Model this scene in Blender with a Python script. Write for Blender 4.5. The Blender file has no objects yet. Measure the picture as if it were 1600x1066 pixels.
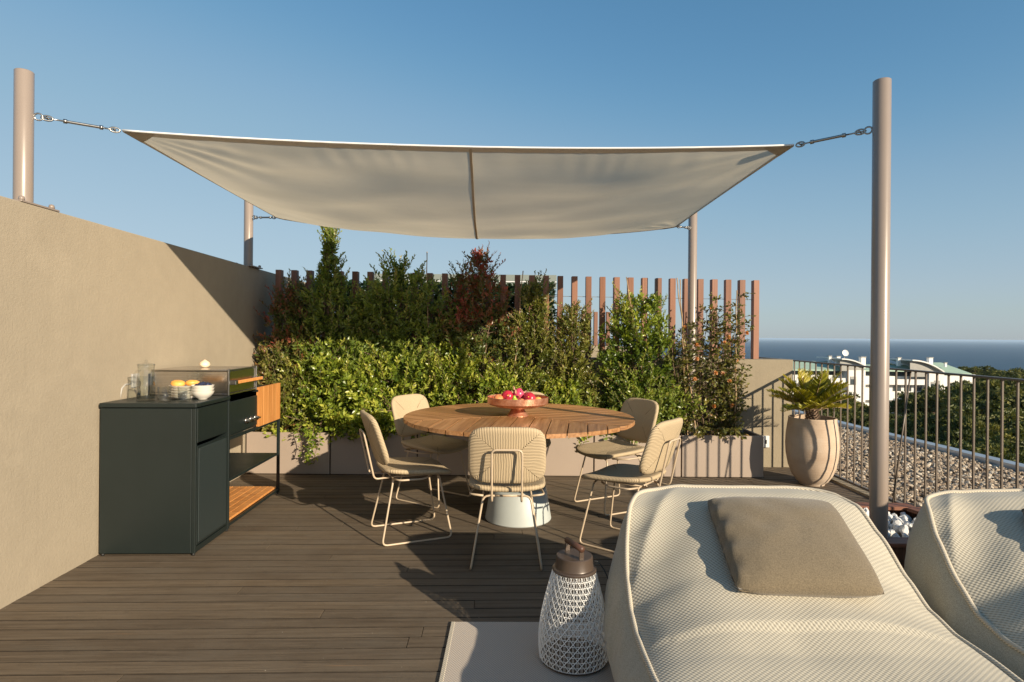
import bpy, math, random
import numpy as np
from mathutils import Vector, Matrix, noise

sc = bpy.context.scene
rnd = random.Random(7)
nr = np.random.RandomState(11)

# ------------------------------------------------------------------ camera
CAM_H = 1.32
cam_d = bpy.data.cameras.new('camera')
cam_d.sensor_width = 36.0
cam_d.lens = 36.0 * 920 / 1600
cam_d.shift_y = -7.8 / 1600
cam_d.clip_start = 0.05
cam_d.clip_end = 300000
cam = bpy.data.objects.new('camera', cam_d)
sc.collection.objects.link(cam)
cam.matrix_world = Matrix.Translation((0, 0, CAM_H)) @ Matrix.Rotation(math.radians(90), 4, 'X') @ Matrix.Rotation(0.008, 4, 'Z')
sc.camera = cam

# ------------------------------------------------------------------ sky, sun, exposure
SUN = Vector((1.88, -2.0, 1.0)).normalized()
SUN_EL = math.asin(SUN.z)
world = bpy.data.worlds.new('World')
sc.world = world
world.use_nodes = True
wn = world.node_tree
wn.nodes.clear()
wo = wn.nodes.new('ShaderNodeOutputWorld')
wb = wn.nodes.new('ShaderNodeBackground')
sky = wn.nodes.new('ShaderNodeTexSky')
sky.sky_type = 'NISHITA'
sky.sun_disc = False
sky.sun_elevation = SUN_EL
sky.sun_rotation = math.atan2(SUN.x, SUN.y)
sky.altitude = 70
sky.air_density = 1.0
sky.dust_density = 0.5
sky.ozone_density = 6.0
wb.inputs['Strength'].default_value = 0.122
# one tone curve over the whole sky: a clear but slightly milky seaside afternoon
sky_k = 0.205
pre = wn.nodes.new('ShaderNodeVectorMath')
pre.operation = 'SCALE'
pre.inputs['Scale'].default_value = sky_k
crv = wn.nodes.new('ShaderNodeRGBCurve')
post_ = wn.nodes.new('ShaderNodeVectorMath')
post_.operation = 'SCALE'
post_.inputs['Scale'].default_value = 1 / sky_k
cm = crv.mapping
cm.use_clip = False
for ch, pts_ in ((0, ((0, 0), (.12, .112), (.223, .27), (.39, .385), (.58, .44), (1, .54))),
                 (1, ((0, 0), (.275, .275), (.473, .435), (.70, .515), (1, .58))),
                 (2, ((0, 0), (.61, .475), (.88, .585), (1, .61)))):
    c_ = cm.curves[ch]
    while len(c_.points) < len(pts_):
        c_.points.new(.5, .5)
    for p_, q_ in zip(c_.points, pts_):
        p_.location = q_
cm.update()
wn.links.new(sky.outputs[0], pre.inputs[0])
wn.links.new(pre.outputs[0], crv.inputs['Color'])
sep_ = wn.nodes.new('ShaderNodeSeparateColor')
cmb_ = wn.nodes.new('ShaderNodeCombineColor')
g_k = wn.nodes.new('ShaderNodeMath')
g_k.operation = 'MULTIPLY'
g_k.inputs[1].default_value = 1.04
b_mx = wn.nodes.new('ShaderNodeMath')
b_mx.operation = 'MAXIMUM'
wn.links.new(crv.outputs[0], sep_.inputs[0])
wn.links.new(sep_.outputs[1], g_k.inputs[0])
wn.links.new(g_k.outputs[0], b_mx.inputs[0])
wn.links.new(sep_.outputs[2], b_mx.inputs[1])
wn.links.new(sep_.outputs[0], cmb_.inputs[0])
wn.links.new(sep_.outputs[1], cmb_.inputs[1])
wn.links.new(b_mx.outputs[0], cmb_.inputs[2])
wn.links.new(cmb_.outputs[0], post_.inputs[0])
wn.links.new(post_.outputs[0], wb.inputs[0])
wn.links.new(wb.outputs[0], wo.inputs[0])

sun_d = bpy.data.lights.new('sun', 'SUN')
sun_d.energy = 4.4
sun_d.angle = math.radians(0.53)
sun_d.color = (1.0, 0.86, 0.66)
sun = bpy.data.objects.new('sun', sun_d)
sc.collection.objects.link(sun)
sun.rotation_euler = SUN.to_track_quat('Z', 'Y').to_euler()

sc.view_settings.view_transform = 'Standard'
sc.view_settings.look = 'None'
sc.view_settings.exposure = 0.75
sc.view_settings.gamma = 1.0
sc.view_settings.use_curve_mapping = False

# ------------------------------------------------------------------ helpers
C = sc.collection
R_ = math.radians


def link(o, parent=None):
    C.objects.link(o)
    if parent is not None:
        o.parent = parent
    return o


def tag(o, label=None, cat=None, group=None, kind=None):
    if label:
        o['label'] = label
    if cat:
        o['category'] = cat
    if group:
        o['group'] = group
    if kind:
        o['kind'] = kind
    return o


def empty(name, loc=(0, 0, 0), rz=0.0, parent=None):
    o = bpy.data.objects.new(name, None)
    o.empty_display_size = 0.1
    o.location = loc
    o.rotation_euler = (0, 0, rz)
    return link(o, parent)


def copy_tree(o, parent=None):
    c = o.copy()
    link(c)
    c.parent = parent
    for ch in list(o.children):
        copy_tree(ch, c)
    return c


class MB:
    """collects geometry, then builds ONE mesh object"""
    def __init__(s):
        s.v = []
        s.f = []
        s.uv = None
        s.sm = []

    def add(s, vs, fs, smooth=False, M=None):
        n = len(s.v)
        if M is not None:
            vs = [M @ Vector(v) for v in vs]
        s.v.extend([tuple(v) for v in vs])
        s.f.extend([tuple(i + n for i in f) for f in fs])
        s.sm.extend([smooth] * len(fs))
        return s

    def box(s, x0, x1, y0, y1, z0, z1, c=0.0, M=None):
        if x1 < x0: x0, x1 = x1, x0
        if y1 < y0: y0, y1 = y1, y0
        if z1 < z0: z0, z1 = z1, z0
        c = min(c, (x1 - x0) * .45, (y1 - y0) * .45, (z1 - z0) * .45)
        if c <= 0:
            vs = [(x, y, z) for x in (x0, x1) for y in (y0, y1) for z in (z0, z1)]
            fs = [(0, 1, 3, 2), (4, 6, 7, 5), (0, 4, 5, 1), (2, 3, 7, 6), (0, 2, 6, 4), (1, 5, 7, 3)]
            return s.add(vs, fs, False, M)
        vs = []
        idx = {}
        for ix, x in enumerate((x0, x1)):
            for iy, y in enumerate((y0, y1)):
                for iz, z in enumerate((z0, z1)):
                    sx, sy, sz = (1 - 2 * ix), (1 - 2 * iy), (1 - 2 * iz)
                    idx[ix, iy, iz] = len(vs)
                    vs += [(x, y + sy * c, z + sz * c), (x + sx * c, y, z + sz * c), (x + sx * c, y + sy * c, z)]
        fs = []
        I = lambda a, b, d, k: idx[a, b, d] + k
        for ix in (0, 1):
            q = [I(ix, 0, 0, 0), I(ix, 0, 1, 0), I(ix, 1, 1, 0), I(ix, 1, 0, 0)]
            fs.append(tuple(q if ix == 0 else q[::-1]))
            q = [I(0, ix, 0, 1), I(1, ix, 0, 1), I(1, ix, 1, 1), I(0, ix, 1, 1)]
            fs.append(tuple(q if ix == 0 else q[::-1]))
            q = [I(0, 0, ix, 2), I(0, 1, ix, 2), I(1, 1, ix, 2), I(1, 0, ix, 2)]
            fs.append(tuple(q if ix == 0 else q[::-1]))
        for a in (0, 1):
            for b in (0, 1):
                q = [I(a, b, 0, 0), I(a, b, 0, 1), I(a, b, 1, 1), I(a, b, 1, 0)]
                fs.append(tuple(q if (a + b) % 2 else q[::-1]))
                q = [I(a, 0, b, 0), I(a, 0, b, 2), I(a, 1, b, 2), I(a, 1, b, 0)]
                fs.append(tuple(q if (a + b) % 2 == 0 else q[::-1]))
                q = [I(0, a, b, 1), I(0, a, b, 2), I(1, a, b, 2), I(1, a, b, 1)]
                fs.append(tuple(q if (a + b) % 2 else q[::-1]))
                for d in (0, 1):
                    q = [I(a, b, d, 0), I(a, b, d, 1), I(a, b, d, 2)]
                    fs.append(tuple(q if (a + b + d) % 2 == 0 else q[::-1]))
        return s.add(vs, fs, False, M)

    def tube(s, pts, r, n=8, closed=False, smooth=True, caps=True, M=None, rfun=None):
        pts = [Vector(p) for p in pts]
        m = len(pts)
        vs, fs = [], []
        up = None
        for i, p in enumerate(pts):
            if closed:
                t = pts[(i + 1) % m] - pts[i - 1]
            else:
                t = pts[min(i + 1, m - 1)] - pts[max(i - 1, 0)]
            if t.length < 1e-9:
                t = Vector((0, 0, 1))
            t.normalize()
            if up is None:
                up = t.orthogonal().normalized()
            else:
                up = (up - t * up.dot(t))
                if up.length < 1e-6:
                    up = t.orthogonal()
                up.normalize()
            b = t.cross(up)
            rr = r if rfun is None else r * rfun(i / max(1, m - 1))
            for k in range(n):
                a = 2 * math.pi * k / n
                vs.append(p + up * (rr * math.cos(a)) + b * (rr * math.sin(a)))
        rng = m if closed else m - 1
        for i in range(rng):
            j = (i + 1) % m
            for k in range(n):
                k2 = (k + 1) % n
                fs.append((i * n + k, i * n + k2, j * n + k2, j * n + k))
        if caps and not closed:
            fs.append(tuple(range(n - 1, -1, -1)))
            fs.append(tuple((m - 1) * n + k for k in range(n)))
        return s.add(vs, fs, smooth, M)

    def lathe(s, prof, n=32, M=None, smooth=True, jit=0.0):
        vs, fs = [], []
        for (r, z) in prof:
            for k in range(n):
                a = 2 * math.pi * k / n
                vs.append((max(r, 1e-5) * math.cos(a), max(r, 1e-5) * math.sin(a), z))
        for i in range(len(prof) - 1):
            for k in range(n):
                k2 = (k + 1) % n
                fs.append((i * n + k, i * n + k2, (i + 1) * n + k2, (i + 1) * n + k))
        return s.add(vs, fs, smooth, M)

    def prism(s, poly, z0, z1, M=None, smooth=False):
        n = len(poly)
        vs = [(x, y, z0) for x, y in poly] + [(x, y, z1) for x, y in poly]
        fs = [tuple(range(n - 1, -1, -1)), tuple(range(n, 2 * n))]
        for i in range(n):
            j = (i + 1) % n
            fs.append((i, j, n + j, n + i))
        return s.add(vs, fs, smooth, M)

    def mesh(s, name, mat=None):
        me = bpy.data.meshes.new(name)
        me.from_pydata(s.v, [], s.f)
        me.polygons.foreach_set('use_smooth', s.sm)
        if mat:
            me.materials.append(mat)
        me.update()
        return me

    def build(s, name, mat=None, parent=None, loc=(0, 0, 0), rot=(0, 0, 0), auto=None):
        me = s.mesh(name, mat)
        o = bpy.data.objects.new(name, me)
        o.location = loc
        o.rotation_euler = rot
        link(o, parent)
        if auto is not None:
            shade_auto(me, auto)
        return o


def shade_auto(me, ang):
    """smooth faces, edges sharper than ang marked sharp"""
    me.polygons.foreach_set('use_smooth', [True] * len(me.polygons))
    me.set_sharp_from_angle(angle=R_(ang))


def obj_from(name, me, parent=None, loc=(0, 0, 0), rot=(0, 0, 0), scale=(1, 1, 1)):
    o = bpy.data.objects.new(name, me)
    o.location = loc
    o.rotation_euler = rot
    o.scale = scale
    return link(o, parent)


def np_mesh(name, V, F, mat, smooth=False, attr=None):
    """V (n,3) floats, F (m,k) ints, attr per-vertex float named var"""
    V = np.asarray(V, dtype=np.float32)
    F = np.asarray(F, dtype=np.int32)
    me = bpy.data.meshes.new(name)
    k = F.shape[1]
    me.vertices.add(len(V))
    me.vertices.foreach_set('co', V.ravel())
    me.loops.add(F.size)
    me.loops.foreach_set('vertex_index', F.ravel())
    me.polygons.add(len(F))
    me.polygons.foreach_set('loop_start', np.arange(0, F.size, k, dtype=np.int32))
    me.polygons.foreach_set('loop_total', np.full(len(F), k, dtype=np.int32))
    me.polygons.foreach_set('use_smooth', np.full(len(F), smooth))
    if attr is not None:
        a = me.attributes.new('var', 'FLOAT', 'POINT')
        a.data.foreach_set('value', np.asarray(attr, dtype=np.float32))
    me.materials.append(mat)
    me.update(calc_edges=True)
    me.validate()
    return me


# ------------------------------------------------------------------ materials
class NT:
    def __init__(s, name):
        s.m = bpy.data.materials.new(name)
        s.m.use_nodes = True
        s.t = s.m.node_tree
        s.b = s.t.nodes['Principled BSDF']
        s.out = s.t.nodes['Material Output']

    def n(s, typ, **kw):
        nd = s.t.nodes.new(typ)
        for k, v in kw.items():
            if k in nd.inputs:
                nd.inputs[k].default_value = v
            else:
                setattr(nd, k, v)
        return nd

    def l(s, a, b):
        s.t.links.new(a, b)

    def val(s, x):
        return x

    def math(s, op, a, b=None, c=None, clamp=False):
        nd = s.t.nodes.new('ShaderNodeMath')
        nd.operation = op
        nd.use_clamp = clamp
        for i, x in enumerate((a, b, c)):
            if x is None:
                continue
            if isinstance(x, (int, float)):
                nd.inputs[i].default_value = x
            else:
                s.l(x, nd.inputs[i])
        return nd.outputs[0]

    def ramp(s, fac, stops, interp='LINEAR'):
        nd = s.t.nodes.new('ShaderNodeValToRGB')
        cr = nd.color_ramp
        cr.interpolation = interp
        while len(cr.elements) < len(stops):
            cr.elements.new(0.5)
        for e, (p, c) in zip(cr.elements, stops):
            e.position = p
            e.color = (*c, 1) if len(c) == 3 else c
        s.l(fac, nd.inputs[0])
        return nd.outputs[0]

    def mix(s, fac, a, b, blend='MIX'):
        nd = s.t.nodes.new('ShaderNodeMix')
        nd.data_type = 'RGBA'
        nd.blend_type = blend
        for i, x in ((0, fac), (6, a), (7, b)):
            if isinstance(x, (int, float)):
                nd.inputs[i].default_value = x
            elif isinstance(x, tuple):
                nd.inputs[i].default_value = (*x, 1) if len(x) == 3 else x
            else:
                s.l(x, nd.inputs[i])
        return nd.outputs[2]

    def bump(s, h, strength=0.3, dist=0.01):
        nd = s.t.nodes.new('ShaderNodeBump')
        nd.inputs['Strength'].default_value = strength
        nd.inputs['Distance'].default_value = dist
        s.l(h, nd.inputs['Height'])
        s.l(nd.outputs[0], s.b.inputs['Normal'])
        return nd

    def coords(s, kind='Object', scale=(1, 1, 1), rot=(0, 0, 0), loc=(0, 0, 0)):
        tc = s.t.nodes.new('ShaderNodeTexCoord')
        mp = s.t.nodes.new('ShaderNodeMapping')
        mp.inputs['Scale'].default_value = scale
        mp.inputs['Rotation'].default_value = rot
        mp.inputs['Location'].default_value = loc
        s.l(tc.outputs[kind], mp.inputs[0])
        return mp.outputs[0]

    def noise(s, vec, scale, detail=4, rough=0.55, out='Fac'):
        nd = s.t.nodes.new('ShaderNodeTexNoise')
        nd.inputs['Scale'].default_value = scale
        nd.inputs['Detail'].default_value = detail
        nd.inputs['Roughness'].default_value = rough
        if vec is not None:
            s.l(vec, nd.inputs['Vector'])
        return nd.outputs[out]


def dim(c, k):
    return tuple(min(1, x * k) for x in c)


def simple(name, col, rough=0.6, metal=0.0, var=0.15, nscale=8.0, bump=0.1, bscale=60.0, bdist=0.002, spec=0.5, coat=0.0):
    q = NT(name)
    v = q.coords('Object')
    n1 = q.noise(v, nscale, 5)
    c = q.ramp(n1, [(0.3, dim(col, 1 - var)), (0.7, dim(col, 1 + var))])
    q.l(c, q.b.inputs['Base Color'])
    rn = q.noise(q.coords('Object', (1, 1, .35)), 7, 6, 0.7)
    q.l(q.math('MULTIPLY_ADD', rn, 0.22, max(0.02, rough - 0.11)), q.b.inputs['Roughness'])
    q.b.inputs['Metallic'].default_value = metal
    q.b.inputs['Specular IOR Level'].default_value = spec
    q.b.inputs['Coat Weight'].default_value = coat
    if bump > 0:
        q.bump(q.noise(v, bscale, 3), bump, bdist)
    return q.m


MT = {}


def m_stucco(name, col, sc_=1.0):
    q = NT(name)
    v = q.coords('Object')
    big = q.noise(v, 0.9, 6, 0.6)
    mid = q.noise(v, 9, 4)
    fine = q.noise(v, 170 * sc_, 3, 0.7)
    f = q.math('ADD', q.math('MULTIPLY', big, 0.6), q.math('MULTIPLY', mid, 0.4))
    c = q.ramp(f, [(0.32, dim(col, .90)), (0.55, col), (0.72, dim(col, 1.07))])
    c2 = q.mix(q.math('MULTIPLY', fine, 0.25), c, dim(col, .72))
    # faint vertical weather streaks
    vs = q.coords('Object', (14, 14, 0.5))
    st = q.noise(vs, 1.0, 4, 0.6)
    c3 = q.mix(q.ramp(st, [(0.56, (0, 0, 0)), (0.85, (0.45, 0.45, 0.45))]), c2, dim(col, .8))
    pa = q.noise(v, 2.6, 7, 0.68)
    c3 = q.mix(q.ramp(pa, [(0.52, (0, 0, 0)), (0.74, (0.5, 0.5, 0.5))]), c3, dim(col, 1.13))
    q.l(c3, q.b.inputs['Base Color'])
    q.b.inputs['Roughness'].default_value = 0.9
    q.b.inputs['Specular IOR Level'].default_value = 0.25
    h = q.math('ADD', fine, q.math('MULTIPLY', q.noise(v, 55, 3), 1.2))
    q.bump(h, 0.55, 0.003)
    return q.m


MT['wall'] = m_stucco('wall_render', (0.355, 0.298, 0.218))
MT['stub'] = m_stucco('parapet_render', (0.30, 0.25, 0.175))


def m_deck():
    q = NT('weathered_decking')
    oi = q.n('ShaderNodeObjectInfo')
    tc = q.n('ShaderNodeTexCoord')
    off = q.n('ShaderNodeVectorMath', operation='MULTIPLY_ADD')
    q.l(tc.outputs['Object'], off.inputs[0])
    off.inputs[1].default_value = (1, 1, 1)
    cmb = q.n('ShaderNodeCombineXYZ')
    q.l(q.math('MULTIPLY', oi.outputs['Random'], 37.0), cmb.inputs[0])
    q.l(q.math('MULTIPLY', oi.outputs['Random'], 19.0), cmb.inputs[1])
    q.l(cmb.outputs[0], off.inputs[2])

    def mp(scale):
        m = q.n('ShaderNodeMapping')
        m.inputs['Scale'].default_value = scale
        q.l(off.outputs[0], m.inputs[0])
        return m.outputs[0]
    grain = q.noise(mp((2.2, 60, 60)), 1.0, 6, 0.65)
    fine = q.noise(mp((12, 260, 260)), 1.0, 4, 0.7)
    blot = q.noise(mp((1.6, 5, 5)), 1.0, 5, 0.6)
    base = q.ramp(grain, [(0.25, (0.068, 0.048, 0.031)), (0.5, (0.122, 0.091, 0.061)), (0.75, (0.182, 0.141, 0.098))])
    tint = q.ramp(oi.outputs['Random'], [(0, (0.84, 0.82, 0.80)), (0.5, (0.98, 0.98, 0.98)), (1, (1.14, 1.10, 1.02))])
    c = q.mix(1.0, base, tint, 'MULTIPLY')
    c = q.mix(q.ramp(blot, [(0.5, (0, 0, 0)), (0.75, (0.4, 0.4, 0.4))]), c, (0.125, 0.112, 0.09))
    # splintered edges and bare reddish streaks
    sp = q.noise(mp((1.3, 38, 38)), 1.0, 3, 0.5)
    c = q.mix(q.ramp(sp, [(0.70, (0, 0, 0)), (0.76, (0.8, 0.8, 0.8))]), c, (0.26, 0.15, 0.075))
    geo = q.n('ShaderNodeNewGeometry')
    cloud = q.noise(geo.outputs['Position'], 1.7, 6, 0.62)
    c = q.mix(q.ramp(cloud, [(0.38, (0.0, 0.0, 0.0)), (0.72, (0.5, 0.5, 0.5))]), c, (0.165, 0.135, 0.10))
    scuff = q.noise(geo.outputs['Position'], 13, 5, 0.75)
    c = q.mix(q.ramp(scuff, [(0.55, (0, 0, 0)), (0.8, (0.45, 0.45, 0.45))]), c, (0.05, 0.036, 0.024))
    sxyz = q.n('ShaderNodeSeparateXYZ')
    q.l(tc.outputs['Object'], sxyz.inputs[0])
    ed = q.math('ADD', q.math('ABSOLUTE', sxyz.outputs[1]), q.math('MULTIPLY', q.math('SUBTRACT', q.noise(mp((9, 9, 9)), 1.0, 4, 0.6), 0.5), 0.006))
    c = q.mix(q.ramp(q.math('MULTIPLY', ed, 20.0), [(0.775, (0, 0, 0)), (0.835, (0.85, 0.85, 0.85))]), c, (0.022, 0.016, 0.011))  # edges coloured dark, shade painted over the boards' sunlit gap faces
    dust = q.noise(mp((60, 60, 60)), 1.0, 2, 0.5)
    c = q.mix(q.ramp(dust, [(0.76, (0, 0, 0)), (0.79, (1, 1, 1))]), c, (0.4, 0.34, 0.26))
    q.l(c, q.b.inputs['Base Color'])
    q.b.inputs['Roughness'].default_value = 0.78
    q.b.inputs['Specular IOR Level'].default_value = 0.3
    h = q.math('ADD', q.math('MULTIPLY', grain, 1.0), q.math('MULTIPLY', fine, 0.6))
    q.bump(h, 0.8, 0.0035)
    return q.m


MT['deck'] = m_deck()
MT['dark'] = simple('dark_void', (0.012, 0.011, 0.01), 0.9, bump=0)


def m_wood(name, c0, c1, c2, rough=0.5, axis=(2.5, 55, 55), coat=0.0, bump=0.25):
    q = NT(name)
    oi = q.n('ShaderNodeObjectInfo')
    tc = q.n('ShaderNodeTexCoord')
    cmb = q.n('ShaderNodeCombineXYZ')
    q.l(q.math('MULTIPLY', oi.outputs['Random'], 31.0), cmb.inputs[0])
    q.l(q.math('MULTIPLY', oi.outputs['Random'], 17.0), cmb.inputs[1])
    ad = q.n('ShaderNodeVectorMath', operation='ADD')
    q.l(tc.outputs['Object'], ad.inputs[0])
    q.l(cmb.outputs[0], ad.inputs[1])
    mp = q.n('ShaderNodeMapping')
    mp.inputs['Scale'].default_value = axis
    q.l(ad.outputs[0], mp.inputs[0])
    g = q.noise(mp.outputs[0], 1.0, 6, 0.62)
    c = q.ramp(g, [(0.3, c0), (0.5, c1), (0.7, c2)])
    tint = q.ramp(oi.outputs['Random'], [(0, (0.80, 0.78, 0.76)), (1, (1.16, 1.12, 1.1))])
    c = q.mix(1.0, c, tint, 'MULTIPLY')
    q.l(c, q.b.inputs['Base Color'])
    q.b.inputs['Roughness'].default_value = rough
    q.b.inputs['Coat Weight'].default_value = coat
    q.bump(g, bump, 0.002)
    return q.m


MT['teak_top'] = m_wood('oiled_teak', (0.25, 0.115, 0.045), (0.40, 0.20, 0.08), (0.52, 0.29, 0.135), 0.42)
MT['teak'] = m_wood('orange_teak', (0.42, 0.16, 0.04), (0.58, 0.25, 0.07), (0.70, 0.34, 0.11), 0.5)
MT['teak_v'] = m_wood('orange_teak_upright', (0.42, 0.16, 0.04), (0.58, 0.25, 0.07), (0.70, 0.34, 0.11), 0.5, (55, 55, 2.5))
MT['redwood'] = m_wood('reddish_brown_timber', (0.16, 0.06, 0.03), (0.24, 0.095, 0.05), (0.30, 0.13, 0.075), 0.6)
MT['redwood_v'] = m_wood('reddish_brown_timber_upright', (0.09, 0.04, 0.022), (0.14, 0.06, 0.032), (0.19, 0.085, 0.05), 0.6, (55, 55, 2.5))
MT['slat'] = m_wood('terracotta_brown_upright', (0.18, 0.08, 0.045), (0.235, 0.105, 0.060), (0.275, 0.128, 0.076), 0.55, (30, 30, 1.5), bump=0.1)
MT['post'] = simple('taupe_painted_steel', (0.27, 0.215, 0.175), 0.33, 0.0, 0.04, 3, 0.06, 220, 0.0006, coat=0.3)
MT['steel'] = simple('stainless_hardware', (0.36, 0.35, 0.33), 0.32, 1.0, 0.1, 40, 0.05, 100)
MT['green'] = simple('dark_green_powder_coat', (0.010, 0.0155, 0.0148), 0.42, 0.0, 0.08, 2, 0.12, 500, 0.0005)
MT['greenfab'] = None
MT['chairmetal'] = simple('cream_powder_coated_tube', (0.50, 0.39, 0.27), 0.38, 0.0, 0.05, 12, 0.05, 200, 0.0004)
MT['pedestal'] = simple('pale_grey_table_base', (0.42, 0.45, 0.43), 0.45, 0.0, 0.04, 6, 0.05, 100)
MT['planter'] = simple('taupe_planter_panel', (0.34, 0.27, 0.215), 0.6, 0.0, 0.05, 1.5, 0.15, 350, 0.0006)
MT['soil'] = simple('dry_soil', (0.10, 0.055, 0.03), 0.95, 0.0, 0.4, 40, 0.9, 60, 0.02)
MT['rail'] = simple('bronze_railing_paint', (0.135, 0.105, 0.078), 0.42, 0.0, 0.08, 9, 0.1, 200, 0.0005)
MT['lampcap'] = simple('brown_lamp_cap', (0.075, 0.052, 0.038), 0.38, 0.1, 0.08, 9, 0.05, 200, 0.0004)
MT['leather'] = simple('tan_handle_wrap', (0.09, 0.042, 0.026), 0.5, 0.0, 0.2, 30, 0.2, 200)
MT['white_plastic'] = simple('white_plastic', (0.75, 0.74, 0.72), 0.4, 0.0, 0.03, 9, 0)
MT['cane'] = simple('white_woven_cord', (0.78, 0.77, 0.74), 0.6, 0.0, 0.06, 60, 0.2, 500, 0.0006)
MT['black'] = simple('black_cable', (0.015, 0.015, 0.015), 0.5, 0, 0.1, 9, 0)
MT['stake'] = simple('bamboo_stake', (0.36, 0.24, 0.13), 0.7, 0, 0.25, 30, 0.3, 80)
MT['bark'] = simple('plant_bark', (0.17, 0.11, 0.07), 0.85, 0, 0.35, 40, 0.5, 90)
MT['ceramic'] = simple('cream_glazed_ceramic', (0.72, 0.67, 0.58), 0.22, 0, 0.04, 30, 0.05, 60, coat=0.4)
MT['concrete'] = simple('pale_concrete', (0.42, 0.40, 0.36), 0.85, 0, 0.15, 5, 0.3, 60)
MT['zinc'] = simple('zinc_flashing', (0.48, 0.50, 0.52), 0.4, 0.6, 0.1, 4, 0.1, 30)
MT['outlet'] = simple('grey_outlet', (0.35, 0.33, 0.30), 0.5, 0, 0.05, 9, 0)


def m_brushed():
    q = NT('brushed_stainless')
    v = q.coords('Object', (4, 4, 300))
    n = q.noise(v, 1.0, 3)
    q.l(q.ramp(n, [(0.3, (0.46, 0.43, 0.40)), (0.7, (0.62, 0.59, 0.55))]), q.b.inputs['Base Color'])
    q.b.inputs['Metallic'].default_value = 1.0
    q.b.inputs['Roughness'].default_value = 0.24
    q.bump(n, 0.08, 0.0005)
    return q.m


MT['brushed'] = m_brushed()


def m_green_mesh():
    q = NT('perforated_green_panel')
    v = q.coords('Object', (260, 260, 260))
    vo = q.n('ShaderNodeTexVoronoi')
    vo.inputs['Scale'].default_value = 1.0
    vo.inputs['Randomness'].default_value = 0.25
    q.l(v, vo.inputs['Vector'])
    c = q.ramp(vo.outputs['Distance'], [(0.2, (0.006, 0.009, 0.009)), (0.5, (0.03, 0.042, 0.042))])
    q.l(c, q.b.inputs['Base Color'])
    q.b.inputs['Roughness'].default_value = 0.5
    q.bump(vo.outputs['Distance'], 0.5, 0.001)
    return q.m


MT['greenfab'] = m_green_mesh()


def m_terracotta():
    q = NT('weathered_pale_terracotta')
    v = q.coords('Object')
    st = q.noise(q.coords('Object', (3, 3, 5)), 1.0, 6, 0.65)
    fi = q.noise(v, 60, 4, 0.7)
    c = q.ramp(st, [(0.25, (0.42, 0.30, 0.205)), (0.5, (0.51, 0.385, 0.275)), (0.75, (0.56, 0.44, 0.33))])
    c = q.mix(q.ramp(q.noise(v, 5, 5), [(0.55, (0, 0, 0)), (0.8, (0.5, 0.5, 0.5))]), c, (0.55, 0.48, 0.40))
    q.l(c, q.b.inputs['Base Color'])
    q.b.inputs['Roughness'].default_value = 0.85
    wv = q.n('ShaderNodeTexWave', wave_type='BANDS', bands_direction='Z')
    wv.inputs['Scale'].default_value = 14
    wv.inputs['Distortion'].default_value = 1.5
    q.l(v, wv.inputs['Vector'])
    q.bump(q.math('ADD', fi, q.math('MULTIPLY', wv.outputs['Fac'], 0.5)), 0.35, 0.002)
    return q.m


MT['pot'] = m_terracotta()


def m_copper():
    q = NT('hammered_copper')
    v = q.coords('Object')
    vo = q.n('ShaderNodeTexVoronoi')
    vo.inputs['Scale'].default_value = 60
    q.l(v, vo.inputs['Vector'])
    n = q.noise(v, 25, 4)
    q.l(q.ramp(n, [(0.3, (0.50, 0.20, 0.11)), (0.7, (0.80, 0.42, 0.27))]), q.b.inputs['Base Color'])
    q.b.inputs['Metallic'].default_value = 0.75
    q.b.inputs['Roughness'].default_value = 0.36
    q.bump(vo.outputs['Distance'], 0.25, 0.003)
    return q.m


MT['copper'] = m_copper()


def m_fabric_weave(name, light, dark, period=0.0085, amt=1.0):
    """chunky outdoor weave: diagonal rows of small stitches"""
    q = NT(name)
    tc = q.n('ShaderNodeTexCoord')
    nv = q.n('ShaderNodeTexNoise')
    nv.inputs['Scale'].default_value = 3.0
    q.l(tc.outputs['UV'], nv.inputs['Vector'])
    sep = q.n('ShaderNodeSeparateXYZ')
    q.l(tc.outputs['UV'], sep.inputs[0])
    x, y = sep.outputs[0], sep.outputs[1]
    w = q.math('MULTIPLY', nv.outputs['Fac'], 0.02)
    k = 2 * math.pi / period
    a = q.math('ADD', q.math('ADD', q.math('MULTIPLY', x, 0.80), q.math('MULTIPLY', y, 0.60)), w)
    b = q.math('SUBTRACT', q.math('MULTIPLY', x, 0.60), q.math('MULTIPLY', y, 0.80))
    sa = q.math('SINE', q.math('MULTIPLY', a, k))
    sb = q.math('SINE', q.math('MULTIPLY', b, k * 0.8))
    h = q.math('ADD', q.math('MULTIPLY', sa, 0.72), q.math('MULTIPLY', sb, 0.28))
    h01 = q.math('MULTIPLY_ADD', h, 0.5, 0.5)
    big = q.noise(tc.outputs['Object'], 6, 4)
    c = q.ramp(h01, [(0.12, dark), (0.5, light), (1.0, dim(light, 1.08))])
    c = q.mix(q.math('MULTIPLY', big, 0.25), c, dim(light, 0.82))
    q.l(c, q.b.inputs['Base Color'])
    q.b.inputs['Roughness'].default_value = 0.85
    q.b.inputs['Specular IOR Level'].default_value = 0.2
    q.b.inputs['Sheen Weight'].default_value = 0.15
    q.bump(h01, 0.75 * amt, 0.004)
    return q.m


MT['weave'] = m_fabric_weave('cream_chunky_weave', (0.50, 0.455, 0.36), (0.27, 0.235, 0.175), 0.0100, 0.7)
MT['rug'] = m_fabric_weave('beige_flat_rug', (0.48, 0.41, 0.34), (0.32, 0.27, 0.225), 0.009, 0.4)


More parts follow.
